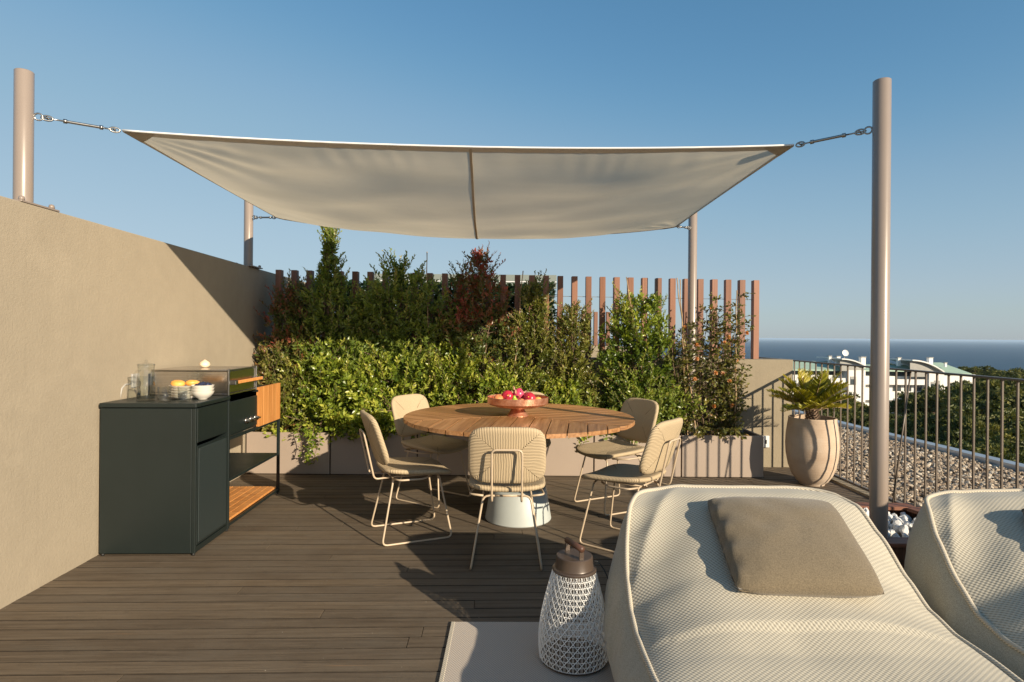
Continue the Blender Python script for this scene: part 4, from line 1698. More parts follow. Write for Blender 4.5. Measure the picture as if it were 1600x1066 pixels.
jug(-2.235, 3.60)
for (x, y, lab) in ((-2.095, 3.555, 'clear glass tumbler in front of the water jug'), (-2.00, 3.60, 'clear glass tumbler between the jug and the cream bowls')):
    m_ = MB()
    m_.lathe([(0, 0), (.033, 0), (.035, .003), (.038, .092), (.0365, .092), (.0335, .010), (0, .008)], 30)
    o = m_.build('tumbler', MT['glass'], loc=(x, y, TZ))
    tag(o, lab, 'glass')
for k in range(5):
    m_ = MB()
    z = k * .0165
    m_.lathe([(0, .002), (.062, .000), (.066, .003), (.098, .017), (.099, .0195), (.095, .0205), (.064, .0075), (0, .006)], 40)
    o = m_.build('plate', MT['ceramic'], loc=(-2.08, 3.765, TZ + z), auto=50)
    tag(o, ['lowest cream plate of the stack behind the tumblers', 'second plate from the bottom of the cream stack', 'middle plate of the cream stack', 'second plate from the top of the cream stack',
            'top cream plate of the stack carrying the orange melon pieces'][k], 'plate', 'stack of cream plates')
for k, (x, y) in enumerate(((-2.125, 3.75), (-2.045, 3.775))):
    m_ = MB()
    m_.lathe([(0, 0), (.022, .002), (.036, .013), (.039, .024), (.035, .036), (.022, .044), (.005, .046), (0, .045)], 22)
    o = m_.build('melon_half', MT['melon'], loc=(x, y, TZ + 4 * .0165 + .0085), rot=(0.12 * (1 - 2 * k), .1, k), auto=60)
    o.scale = (1.12, .95, .92)
    tag(o, ['left piece of orange fruit on the plate stack', 'right piece of orange fruit on the plate stack'][k], 'fruit')
for k in range(3):
    m_ = MB()
    z = k * .0195
    m_.lathe([(0, .003), (.026, .0), (.028, .004), (.048, .016), (.064, .038), (.068, .050), (.0655, .051), (.060, .038), (.045, .019), (.024, .008), (0, .007)], 40)
    o = m_.build('bowl', MT['ceramic'], loc=(-1.957, 3.73, TZ + z), rot=(0, 0, 0), auto=60)
    tag(o, ['lowest cream bowl of the three nested ones', 'middle cream bowl of the three nested ones', 'top cream bowl holding dark plums'][k], 'bowl', 'three nested cream bowls')
ms = MB().lathe([(0, 0), (.011, .002), (.018, .011), (.019, .019), (.015, .029), (.007, .034), (0, .033)], 14).mesh('plum', MT['plum'])
shade_auto(ms, 70)
for k in range(8):
    a = k * 2.4
    rr = .034 if k < 6 else .008
    o = obj_from('plum', ms, None, (-1.957 + math.cos(a) * rr, 3.73 + math.sin(a) * rr, TZ + .039 + (.033 if k < 6 else .048) - .002 * k), (rnd.uniform(-.4, .4), rnd.uniform(-.4, .4), 0))
    tag(o, 'dark blue plum heaped in the top cream bowl', 'plum', 'dark plums in the cream bowl')

# ------------------------------------------------------------------ dining table
TX, TY, TT, TR = .055, 4.285, .742, .828
tb_ = empty('dining_table', (TX, TY, 0))
tag(tb_, 'large round teak table on a pale conical base under the sail', 'table')
for s_ in range(3):
    th = R_(263 + 120 * s_)
    ux, uy = math.cos(th), math.sin(th)
    pw = .1235
    n_pl = 7
    for k in range(-6, 6):
        v0, v1 = k * pw + .0034, (k + 1) * pw - .0034
        ca = TR - .001
        outer, inner = [], []
        for i in range(7):
            vv = v0 + (v1 - v0) * i / 6
            lim = math.tan(R_(60))
            ui = abs(vv) / lim + .004
            if abs(vv) >= ca:
                continue
            uo = math.sqrt(ca * ca - vv * vv)
            if uo > ui + .002:
                outer.append((uo, vv))
                inner.append((ui, vv))
        if len(outer) < 2:
            continue
        poly = inner + outer[::-1]
        # local frame: long axis of the plank on x
        m_ = MB()
        m_.prism([(u_, v_) for u_, v_ in poly][::-1], 0, .026)
        o = m_.build('plank', MT['teak_top'], tb_, (0, 0, TT - .026), (0, 0, th))
m_ = MB()
m_.lathe([(0, TT - .034), (TR - .10, TT - .034), (TR - .10, TT - .0265), (0, TT - .0265)], 48)
m_.build('under_frame', MT['black'], tb_)
m_ = MB()
m_.lathe([(0, 0.0), (.236, 0.0), (.240, .006), (.232, .05), (.205, .21), (.196, .222), (.0, .224)], 56)
m_.build('base_ring', MT['pedestal'], tb_, auto=40)
m_ = MB()
m_.lathe([(0, .2245), (.155, .2245), (.13, .30), (.085, .45), (.075, .60), (.12, TT - .034), (0, TT - .035)], 48)
m_.build('pedestal', MT['pedestal'], tb_, auto=40)

# copper bowl of fruit
BX, BY = .045, 4.28
cbw = empty('fruit_stand', (BX, BY, TT))
tag(cbw, 'shallow copper fruit bowl on a short foot in the middle of the table', 'fruit bowl')
m_ = MB()
m_.lathe([(0, .0), (.078, .0), (.078, .006), (.060, .028), (.050, .046), (.056, .056)], 44)
m_.build('foot', MT['copper'], cbw, auto=35)
m_ = MB()
m_.lathe([(0, .056), (.06, .056), (.15, .066), (.205, .082), (.221, .094), (.223, .136), (.221, .139), (.2175, .136), (.2155, .096), (.20, .086), (.14, .072), (0, .064)], 56)
m_.build('dish', MT['copper'], cbw, auto=35)


def fruit(name, label, cat, x, y, z, r, mat, prof=None, rot=(0, 0, 0), grp=None, crown=False, leaves=0):
    e = empty(name, (BX + x, BY + y, TT + z))
    e.rotation_euler = rot
    tag(e, label, cat, grp)
    prof = prof or [(0, -1), (.35, -.93), (.7, -.7), (.92, -.35), (1, 0), (.95, .35), (.78, .66), (.5, .86), (.2, .93), (0, .90)]
    m_ = MB()
    m_.lathe([(a * r, b_ * r) for a, b_ in prof], 22)
    m_.build('skin', mat, e, auto=80)
    if crown:
        c = MB()
        for k in range(6):
            a = k * math.pi / 3
            d = Vector((math.cos(a), math.sin(a), 0))
            t_ = Vector((-d.y, d.x, 0))
            c.add([d * r * .16 + t_ * r * .09 + Vector((0, 0, r * .86)), d * r * .16 - t_ * r * .09 + Vector((0, 0, r * .86)), d * r * .34 + Vector((0, 0, r * 1.28)), d * r * .10 + Vector((0, 0, r * .95))],
                  [(0, 1, 2), (1, 3, 2), (3, 0, 2)])
        c.build('crown', mat, e)
        MB().lathe([(0, r * .94), (r * .13, r * .95), (r * .13, r * .98), (0, r * .99)], 10).build('calyx', MT['melon'], e)
    if leaves:
        P, D, S = [], [], []
        for k in range(leaves):
            a = k * 2.4
            zz = -.6 + 1.5 * k / leaves
            rr = math.sqrt(max(.05, 1 - zz * zz)) * r
            P.append((math.cos(a) * rr, math.sin(a) * rr, zz * r))
            D.append((math.cos(a) * .5, math.sin(a) * .5, 1))
            S.append(r * .9)
        obj_from('scale', leaf_mesh('scale', P, D, S, MT['petal'], .4, np.full(leaves, .9)), e)
    else:
        MB().tube([(0, 0, r * .8), (r * .1, 0, r * 1.12)], r * .05, 5).build('stalk', MT['bark'], e) if not crown else None
    return e


g_ = 'pomegranates in the copper bowl'
fruit('pomegranate', 'dark red pomegranate at the back left of the bowl, crown towards the viewer', 'pomegranate', -.075, -.01, .138, .046, MT['pom'], rot=(1.25, .3, 0), grp=g_, crown=True)
fruit('pomegranate', 'glossy dark red pomegranate at the right of the bowl', 'pomegranate', .085, -.045, .128, .045, MT['pom'], rot=(1.1, -.5, 0), grp=g_, crown=True)
fruit('pomegranate', 'red pomegranate half hidden at the back of the bowl', 'pomegranate', .075, .06, .122, .044, MT['pom'], rot=(.3, .5, 0), grp=g_, crown=True)
fruit('dragonfruit', 'pink dragonfruit with pale leafy scales at the top of the heap', 'dragonfruit', .005, .0, .150, .042, MT['dragon'], [(0, -1.2), (.5, -1), (.9, -.4), (1, .1), (.85, .6), (.5, 1), (.2, 1.2), (0, 1.25)], (.15, .2, 0), leaves=12)
fruit('peach', 'orange and yellow peach at the left edge of the bowl', 'peach', -.140, -.04, .118, .038, MT['peach'], rot=(.4, .3, 0))
fruit('peach', 'red-orange peach low in front between the pomegranates', 'peach', -.065, -.095, .112, .034, MT['pom'], rot=(.8, .2, 0))
fruit('peach', 'small peach right of the green pear', 'peach', .025, -.105, .106, .029, MT['peach'], rot=(.6, -.3, 0))
fruit('pear', 'bright green pear standing in front of the dragonfruit', 'pear', -.022, -.100, .112, .030, MT['lime'],
      [(0, -1), (.6, -.85), (.95, -.4), (1, 0), (.8, .45), (.5, .8), (.36, 1.15), (.3, 1.4), (0, 1.5)], (.1, -.1, 0))
fruit('orange', 'small orange fruit at the right edge of the bowl', 'orange', .145, -.03, .112, .030, MT['melon'])
fruit('peach', 'peach lying at the back left of the heap', 'peach', -.10, .075, .115, .036, MT['peach'])

# ------------------------------------------------------------------ chairs


def pad_mesh(name, hw, hh, cr, th, mat, bend, n=44, taper=1.0):
    """rounded rectangular cushion pad in x-y with thickness in z, then bent by bend(x,y,z)"""
    ring = []
    for k in range(n):
        a = 2 * math.pi * (k + .5) / n
        ca, sa = math.cos(a), math.sin(a)
        p_ = 5.0
        r_ = (abs(ca) ** p_ + abs(sa) ** p_) ** (-1 / p_)
        ring.append((ca * r_, sa * r_))
    lay = [(.001, 1), (.3, 1), (.6, 1), (.82, 1), (.93, .92), (.985, .6), (1.0, .0), (.985, -.6), (.93, -.92), (.82, -1), (.6, -1), (.3, -1), (.001, -1)]
    vs, uvs, fs = [], [], []
    for s_, t_ in lay:
        for (x, y) in ring:
            yy = y * hh * s_
            xx = x * hw * s_ * (1 + (taper - 1) * (yy / hh * .5 + .5))
            vs.append(bend(xx, yy, t_ * th / 2))
            uvs.append((x * hw * s_, yy))
    for i in range(len(lay) - 1):
        for k in range(n):
            k2 = (k + 1) % n
            fs.append((i * n + k, (i + 1) * n + k, (i + 1) * n + k2, i * n + k2))
    me = bpy.data.meshes.new(name)
    me.from_pydata([tuple(v) for v in vs], [], fs)
    uvl = me.uv_layers.new(name='UVMap')
    li = np.zeros(len(me.loops), dtype=np.int32)
    me.loops.foreach_get('vertex_index', li)
    uvl.data.foreach_set('uv', np.array(uvs, dtype=np.float32)[li].ravel())
    me.polygons.foreach_set('use_smooth', [True] * len(me.polygons))
    me.materials.append(mat)
    me.update()
    return me


M_SEAT = m_cordpad('woven_cord_seat', .235, .225)
M_BACK = m_cordpad('woven_cord_back', .22, .17)


def smooth_path(pts, r=.03, k=4):
    """rounds the corners of a polyline"""
    pts = [Vector(p) for p in pts]
    out = [pts[0]]
    for a, b_, c in zip(pts, pts[1:], pts[2:]):
        d0 = (a - b_)
        d1 = (c - b_)
        q0 = b_ + d0.normalized() * min(r, d0.length * .45)
        q1 = b_ + d1.normalized() * min(r, d1.length * .45)
        for i in range(k + 1):
            t = i / k
            out.append(q0 * (1 - t) ** 2 + b_ * 2 * t * (1 - t) + q1 * t * t)
    out.append(pts[-1])
    return out


def seat_bend(x, y, z):
    zz = .442 - .018 * math.cos(min(1, abs(x) / .235) * math.pi) * 0 - .020 * (1 - (x / .24) ** 2) - .012 * (y / .22) + (-.018 * max(0, (y / .225)) ** 3) + z * .95
    zz += .012 * abs(y / .225) ** 2
    return Vector((x * (1 - .08 * (-(y) / .225 * .5 + .5)), y + .01, zz + .008))


def back_bend(x, y, z):
    t = (y + .17) / .34
    # pad leans back, slightly hollow towards the sitter
    ybase = -.215 - .105 * t + .030 * (x / .22) ** 2
    return Vector((x, ybase + z * .96, .495 + .325 * t + z * .28))


chair0 = empty('dining_chair', (0, 0, 0))
TB = .0062
sm_me = pad_mesh('seat', .238, .225, .06, .034, M_SEAT, seat_bend)
bk_me = pad_mesh('backrest', .222, .172, .06, .036, M_BACK, back_bend, taper=.96)
obj_from('seat', sm_me, chair0)
obj_from('backrest', bk_me, chair0)
for s_ in (-1, 1):
    lg = MB()
    path = [(s_ * .06, -.150, .404), (s_ * .135, -.150, .404), (s_ * .200, -.232, .0065), (s_ * .200, .222, .0065), (s_ * .140, .150, .398), (s_ * .05, .150, .400)]
    lg.tube(smooth_path(path, .035), TB, 8)
    lg.build('leg_loop', MT['chairmetal'], chair0)
cx = MB()
cx.tube([(-.07, -.150, .404), (.07, -.150, .404)], TB, 8)
cx.tube([(-.06, .150, .400), (.06, .150, .400)], TB, 8)
for s_ in (-1, 1):
    cx.tube([(s_ * .09, -.155, .405), (s_ * .09, .155, .402)], TB, 8)
    cx.tube(smooth_path([(s_ * .13, .10, .400), (s_ * .205, .02, .402), (s_ * .215, -.13, .408), (s_ * .135, -.152, .405)], .03), TB, 8)
cx.build('under_frame', MT['chairmetal'], chair0)
ub = MB()
ub.tube(smooth_path([(-.083, -.150, .404), (-.083, -.262, .398), (-.083, -.330, .70), (.083, -.330, .70), (.083, -.262, .398), (.083, -.150, .404)], .028), TB, 8)
ub.build('back_bracket', MT['chairmetal'], chair0)
chairs = [
    ((-.022, 3.525), 0.0, 'woven cord chair nearest the camera, its back turned to us'),
    ((-.665, 3.94), -1.16, 'woven cord chair seen from the side at the left end of the table'),
    ((-.62, 4.76), -2.15, 'woven cord chair behind the left end of the table'),
    ((.10, 4.98), 3.12, 'woven cord chair on the far side of the table, almost hidden'),
    ((.79, 4.60), 2.05, 'woven cord chair behind the right end of the table, seat towards us'),
    ((.735, 3.77), .90, 'woven cord chair at the right end of the table beside the lounger'),
]
for i, ((x, y), a, lab) in enumerate(chairs):
    c = chair0 if i == 0 else copy_tree(chair0)
    c.location = (x, y, 0)
    c.rotation_euler = (0, 0, a)
    tag(c, lab, 'chair', 'woven cord chairs around the round table')

# ------------------------------------------------------------------ rug
rg = MB()
rg_me = bpy.data.meshes.new('rug')
RX0, RX1, RY0, RY1 = -.262, 2.9, .6, 2.70
vs = [(RX0, RY0, .0075), (RX1, RY0, .0075), (RX1, RY1 + .035, .0075), (RX0, RY1, .0075)]
lo = [(x, y, .0015) for x, y, z in vs]
rg_me.from_pydata(vs + lo, [], [(0, 1, 2, 3), (7, 6, 5, 4), (0, 4, 5, 1), (1, 5, 6, 2), (2, 6, 7, 3), (3, 7, 4, 0)])
uvl = rg_me.uv_layers.new(name='UVMap')
for lp in rg_me.loops:
    c = rg_me.vertices[lp.vertex_index].co
    uvl.data[lp.index].uv = (c.x, c.y)
rg_me.materials.append(MT['rug'])
rug = obj_from('rug', rg_me)
tag(rug, 'flat woven beige-grey rug lying under the lantern and the loungers', 'rug')
MB().box(RX0 - .006, RX0 + .012, RY0, RY1, .0012, .0092, .002).build('binding', MT['piping'], rug)

# ------------------------------------------------------------------ lantern
LX, LY = .262, 2.405
lt = empty('lantern', (LX, LY, .0078))
tag(lt, 'white woven lattice lantern with a brown cap and handle on the rug', 'lantern')


def lan_r(z):
    t = z / .365
    return .136 + .010 * math.sin(min(1, t * 1.15) * math.pi) * (1 - t) - .052 * max(0, t - .18) ** 1.7 / (.82 ** 1.7) - .0 * t


lat = MB()
NA, NR = 26, 17
zr = [.012 + (.350 * (i / NR)) for i in range(NR + 1)]


def lp_(a, z, off=0):
    r = lan_r(z) + off
    return Vector((math.cos(a) * r, math.sin(a) * r, z))


stepa = 2 * math.pi / NA
for i, z in enumerate(zr):
    lat.tube([lp_(2 * math.pi * k / (NA * 2), z, -.0008) for k in range(NA * 2)], .0014, 4, closed=True, smooth=False)
for i in range(NR):
    z0, z1 = zr[i], zr[i + 1]
    for k in range(NA):
        c = (k + .5 * (i % 2)) * stepa
        for dlt in (-.07, .07):
            lat.tube([lp_(c + dlt * stepa, z0), lp_(c + dlt * stepa, z1)], .0010, 3, smooth=False, caps=False)
        x_ = c + .5 * stepa
        lat.tube([lp_(x_ - .25 * stepa, z0, .0012), lp_(x_ + .25 * stepa, z1, .0012)], .0021, 3, smooth=False, caps=False)
        lat.tube([lp_(x_ + .25 * stepa, z0, .0018), lp_(x_ - .25 * stepa, z1, .0018)], .0021, 3, smooth=False, caps=False)
lat.build('lattice', MT['cane'], lt)
m_ = MB()
m_.lathe([(0, 0), (.128, 0), (.136, .004), (.137, .012), (.132, .014), (0, .014)], 48)
m_.build('base_ring', MT['lampcap'], lt, auto=40)
m_ = MB()
rt = lan_r(.362)
m_.lathe([(rt + .004, .360), (rt + .006, .366), (rt + .002, .371), (.079, .373), (.077, .378), (.074, .418), (.071, .421), (0, .421)], 48)
m_.build('cap', MT['lampcap'], lt, auto=35)
m_ = MB()
m_.lathe([(0, .29), (.05, .29), (.06, .355), (0, .355)], 24)
m_.build('light_core', MT['lampcap'], lt)
ha = -1.15
hx, hy = math.cos(ha), math.sin(ha)
for s_ in (-1, 1):
    MB().box(s_ * .056 - .003, s_ * .056 + .003, -.011, .011, .405, .462, .002, M=Matrix.Rotation(ha, 4, 'Z')).build('handle_bracket', MT['lampcap'], lt)
hn = MB()
hn.tube([(hx * -.062, hy * -.062, .462), (hx * .062, hy * .062, .462)], .0125, 12)
hn.build('handle', MT['leather'], lt)
cd = MB()
cd.tube(smooth_path([(.074, .0, .395), (.095, .0, .397), (.125, -.01, .36), (.150, -.02, .29), (.170, -.02, .18), (.178, -.02, .06), (.19, -.03, .008), (.24, -.06, .004), (.30, -.10, .004)], .04), .0028, 6)
cd.build('power_cord', MT['black'], lt)

# ------------------------------------------------------------------ loungers
ZPC = [(0.55, .37), (.9, .36), (1.3, .350), (1.6, .345), (1.80, .350), (1.95, .395), (2.1, .455), (2.3, .556), (2.42, .615), (2.52, .650), (2.62, .662)]
ZPE = [(0.55, .35), (.9, .34), (1.3, .330), (1.6, .322), (2.0, .312), (2.12, .335), (2.24, .405), (2.38, .530), (2.48, .625), (2.56, .655), (2.62, .660)]


def zprof(y, ZP):
    if y <= ZP[0][0]:
        return ZP[0][1]
    for (a, za), (b_, zb) in zip(ZP, ZP[1:]):
        if y <= b_:
            t = (y - a) / (b_ - a)
            t = t * t * (3 - 2 * t) * .35 + t * .65
            return za + (zb - za) * t
    return ZP[-1][1]


XL, XR, Y0_, Y1_ = .425, 1.515, .62, 2.63


def top_xy(a, b):
    """(a,b) in [-1,1]^2 to plan position with rounded corners"""
    k = .155
    x = a * (1 - k * abs(b) ** 6.5)
    y = b * (1 - k * .55 * abs(a) ** 6.5)
    xm = (XL + XR) / 2
    hw = (XR - XL) / 2 * (1 - .035 * max(0, b) ** 2)
    return xm + x * hw + .012 * max(0, b), (Y0_ + Y1_) / 2 + y * (Y1_ - Y0_) / 2


def top_z(x, y, a, b, sd):
    edge = (1 - a * a) * (1 - max(0, b) ** 6)
    wc = max(0.0, 1 - abs(a) ** 2.6)
    z = zprof(y, ZPE) * (1 - wc) + zprof(y, ZPC) * wc
    # belly of the filling, hollow where one sits
    z += .022 * edge * (1 if y > 1.9 else .3)
    z -= .030 * math.exp(-((a) ** 2 * 2.2 + ((y - 1.62) / .30) ** 2))
    # shallow fold across, creases in the far left corner
    z += .007 * math.exp(-((y - 1.80 - .10 * a) / .09) ** 2) * (.6 + .4 * math.sin(a * 4 + sd))
    z -= .006 * math.exp(-((y - 1.66 - .06 * a * a) / .07) ** 2)
    n1 = noise.noise(Vector((x * 3.2 + sd, y * 3.2, 1.7)))
    n2 = noise.noise(Vector((x * 9 + sd, y * 7, 5.1)))
    z += .011 * n1 + .003 * n2
    c = math.exp(-(((a + .78) / .28) ** 2 + ((b - .78) / .22) ** 2))
    z -= .030 * c * abs(math.sin(7 * (a * .8 - b) + sd))
    z -= .018 * max(0, b) ** 10 + .012 * abs(a) ** 10
    return z


def lounger(sd, ox, oy, rz, label):
    r = empty('lounger', (ox, oy, .0078), rz)
    tag(r, label, 'lounger', 'two upholstered sun loungers side by side')
    N, M_ = 96, 150
    vs, uvs = [], []
    for j in range(M_ + 1):
        b_ = -1 + 2 * j / M_
        for i in range(N + 1):
            a = -1 + 2 * i / N
            x, y = top_xy(a, b_)
            z = top_z(x, y, a, b_, sd)
            vs.append((x, y, z))
            uvs.append((x * 1.0, y + .35 * z))
    fs = [(j * (N + 1) + i, j * (N + 1) + i + 1, (j + 1) * (N + 1) + i + 1, (j + 1) * (N + 1) + i) for j in range(M_) for i in range(N)]
    me = bpy.data.meshes.new('top_panel')
    me.from_pydata(vs, [], fs)
    ul = me.uv_layers.new(name='UVMap')
    li = np.zeros(len(me.loops), dtype=np.int32)
    me.loops.foreach_get('vertex_index', li)
    ul.data.foreach_set('uv', np.array(uvs, dtype=np.float32)[li].ravel())
    me.polygons.foreach_set('use_smooth', [True] * len(me.polygons))
    me.materials.append(MT['weave'])
    obj_from('top_panel', me, r)
    # border loop
    bl = [j * (N + 1) for j in range(M_ + 1)] + [M_ * (N + 1) + i for i in range(1, N + 1)] + [j * (N + 1) + N for j in range(M_ - 1, -1, -1)] + [i for i in range(N - 1, 0, -1)]
    B = [Vector(vs[i]) for i in bl]
    pm = MB()
    pm.tube([p + Vector((0, 0, .003)) for p in B], .0095, 8, closed=True)
    pm.build('piping', MT['piping'], r)
    # skirt
    cen = Vector(((XL + XR) / 2, (Y0_ + Y1_) / 2, 0))
    K = 20
    sv, sf = [], []
    nB = len(B)
    for q in range(K + 1):
        t = q / K
        for i, p in enumerate(B):
            tg = B[(i + 1) % nB] - B[i - 1]
            n_ = Vector((tg.y, -tg.x, 0)) * -1
            if n_.length > 1e-9:
                n_.normalize()
            zt = p.z
            bulge = .060 * math.sin(math.pi * min(1, t * 1.08)) ** .75 + .030 * t
            arc = i / nB * 40
            wr = .016 * noise.noise(Vector((arc * 1.1 + sd, t * 2.2, 2))) + .008 * noise.noise(Vector((arc * 3 + sd, t * 5 + arc, 7)))
            wr += .010 * math.sin(arc * 2.3 + t * 5 + sd) * math.sin(math.pi * t)
            off = bulge + wr * math.sin(math.pi * min(1, t + .05))
            P_ = Vector((p.x, p.y, 0)) + n_ * off
            sv.append((P_.x, P_.y, zt * (1 - t) ** 1.0))
    for q in range(K):
        for i in range(nB):
            j = (i + 1) % nB
            sf.append((q * nB + i, q * nB + j, (q + 1) * nB + j, (q + 1) * nB + i))
    sk_ = MB()
    sk_.add(sv, sf, True)
    sk_.build('side_panel', MT['side'], r)
    return r


l1 = lounger(0.3, 0, 0, 0, 'cream woven lounger in the right foreground with the whole taupe cushion on it')
l2 = lounger(4.1, 1.215, -.02, -.01, 'cream woven lounger cut off by the right edge of the picture')


def cushion(label, loc, rot, w=.47, h=.43, th=.13, seed=0):
    N = 44
    vs, fs, uvs = [], [], []
    for side in (1, -1):
        for j in range(N + 1):
            for i in range(N + 1):
                a, b_ = -1 + 2 * i / N, -1 + 2 * j / N
                x = a * (1 - .050 * abs(b_) ** 7 - .015 * (1 - b_ * b_) * abs(a) ** 2)
                y = b_ * (1 - .050 * abs(a) ** 7 - .015 * (1 - a * a) * abs(b_) ** 2)
                t_ = (max(0, 1 - abs(a) ** 2.6) * max(0, 1 - abs(b_) ** 2.6)) ** .44
                z = side * t_ * th / 2
                z += .006 * noise.noise(Vector((a * 3 + seed, b_ * 3, side))) * t_
                z += .006 * math.sin(14 * b_ + seed) * math.exp(-((a + .93) / .08) ** 2) * side
                vs.append((x * w / 2, y * h / 2, z))
    n1 = (N + 1) ** 2
    for s_ in (0, 1):
        for j in range(N):
            for i in range(N):
                q = [s_ * n1 + j * (N + 1) + i, s_ * n1 + j * (N + 1) + i + 1, s_ * n1 + (j + 1) * (N + 1) + i + 1, s_ * n1 + (j + 1) * (N + 1) + i]
                fs.append(tuple(q if s_ == 0 else q[::-1]))
    m_ = MB()
    m_.add(vs, fs, True)
    o = m_.build('cushion', MT['pillow'], loc=loc, rot=rot)
    bm_ = __import__('bmesh').new()
    bm_.from_mesh(o.data)
    __import__('bmesh').ops.remove_doubles(bm_, verts=bm_.verts, dist=.0004)
    bm_.to_mesh(o.data)
    bm_.free()
    tag(o, label, 'cushion', 'taupe square cushions on the loungers')
    return o


cushion('square taupe felt cushion lying on the nearer lounger', (1.03, 2.185, .560), (R_(27), R_(0), R_(-3)), .505, .455, .145)
cushion('taupe cushion on the farther lounger, cut off by the frame edge', (2.24, 2.13, .552), (R_(27), 0, R_(-6)), .49, .44, .145, seed=3)

# ------------------------------------------------------------------ pebble box round the near right post
pb = empty('pebble_box', (0, 0, 0))
tag(pb, 'low dark wooden box full of white pebbles round the tall post', 'planter box')
poly = [(1.45, 2.95), (2.64, 2.95), (2.46, 3.66), (1.45, 3.68)]
ZB = .300
n_ = len(poly)
for i in range(n_):
    p = Vector((*poly[i], 0))
    q = Vector((*poly[(i + 1) % n_], 0))
    d = (q - p)
    L = d.length
    d.normalize()
    nn = Vector((-d.y, d.x, 0))
    an = math.atan2(d.y, d.x)
    m_ = MB().box(.001 if i % 2 else -.012, L - .001 if i % 2 else L + .012, -.012, .085, 0, .022, .003)
    if i == 3:
        m_ = MB().box(.086, L - .086, -.012, .085, 0, .022, .003)
    if i == 1:
        m_ = MB().box(.076, L - .076, -.012, .085, 0, .022, .003)
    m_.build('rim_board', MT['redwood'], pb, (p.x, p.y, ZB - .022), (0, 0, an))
    k = 0
    s_ = 0.0
    while s_ < L - .02:
        w_ = min(.092, L - s_)
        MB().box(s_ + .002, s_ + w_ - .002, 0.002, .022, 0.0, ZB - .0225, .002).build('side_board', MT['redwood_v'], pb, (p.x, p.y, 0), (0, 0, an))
        s_ += w_
MB().prism([(1.49, 2.98), (2.60, 2.98), (2.43, 3.62), (1.49, 3.64)], .0, .232).build('fill', MT['roofbed'], pb)
peb = []
for k in range(5):
    m_ = MB()
    q_ = []
    import bmesh
    bm_ = bmesh.new()
    bmesh.ops.create_icosphere(bm_, subdivisions=2, radius=1)
    for v_ in bm_.verts:
        f_ = 1 + .38 * noise.noise(v_.co * 1.3 + Vector((k * 7, 0, 0)))
        v_.co *= f_
        # chipped flats
        for ax in (Vector((.6, .3, .7)), Vector((-.7, .5, .4)), Vector((.1, -.8, .55))):
            ax = ax.normalized()
            dd_ = v_.co.dot(ax)
            if dd_ > .72:
                v_.co -= ax * (dd_ - .72)
    me = bpy.data.meshes.new('pebble')
    bm_.to_mesh(me)
    bm_.free()
    me.materials.append(MT['marble'])
    peb.append(me)
cnt = 0
tries = 0
while cnt < 290 and tries < 5000:
    tries += 1
    y = rnd.uniform(3.02, 3.60)
    x = rnd.uniform(1.78, 2.56)
    if x > 2.64 - .254 * (y - 2.95) - .11:
        continue
    if (x - 1.900) ** 2 + (y - 3.04) ** 2 < .06 ** 2:
        continue
    s_ = rnd.uniform(.016, .030)
    o = obj_from('pebble', rnd.choice(peb), pb, (x, y, .240 + rnd.uniform(0, .030)), (rnd.uniform(0, 6), rnd.uniform(0, 6), rnd.uniform(0, 6)), (s_ * 1.15, s_ * .9, s_ * .8))
    cnt += 1

# ------------------------------------------------------------------ terracotta pot with cycad
PX, PY = 2.735, 5.35
pt = empty('terracotta_pot', (PX, PY, 0))
tag(pt, 'big egg shaped pale terracotta pot standing by the railing', 'pot')
m_ = MB()
m_.lathe([(r__ * .9, z__) for r__, z__ in [(0, 0), (.115, 0), (.118, .012), (.150, .035), (.190, .09), (.222, .17), (.243, .27), (.249, .36), (.244, .45), (.232, .53), (.222, .585), (.224, .598), (.219, .606), (.207, .604), (.206, .59), (.212, .55), (.20, .54)]], 64)
m_.build('body', MT['pot'], pt, auto=50)
m_ = MB()
m_.lathe([(0, .562), (.188, .556)], 32)
m_.build('soil', MT['soil'], pt)
cy = empty('cycad', (PX, PY, .56))
tag(cy, 'small yellow-green cycad with stiff fronds growing in the terracotta pot', 'cycad')
m_ = MB()
for k in range(70):
    a = k * 2.4
    z = k / 70 * .11
    r_ = .052 * (1 - .35 * (k / 70))
    d = Vector((math.cos(a), math.sin(a), .5))
    p = Vector((math.cos(a) * r_ * .6, math.sin(a) * r_ * .6, z))
    m_.tube([p, p + d * .035], .011, 5, rfun=lambda t: 1 - .7 * t, smooth=False)
m_.lathe([(0, 0), (.05, 0), (.045, .08), (.03, .13), (0, .14)], 14)
m_.build('trunk', MT['bark'], cy)
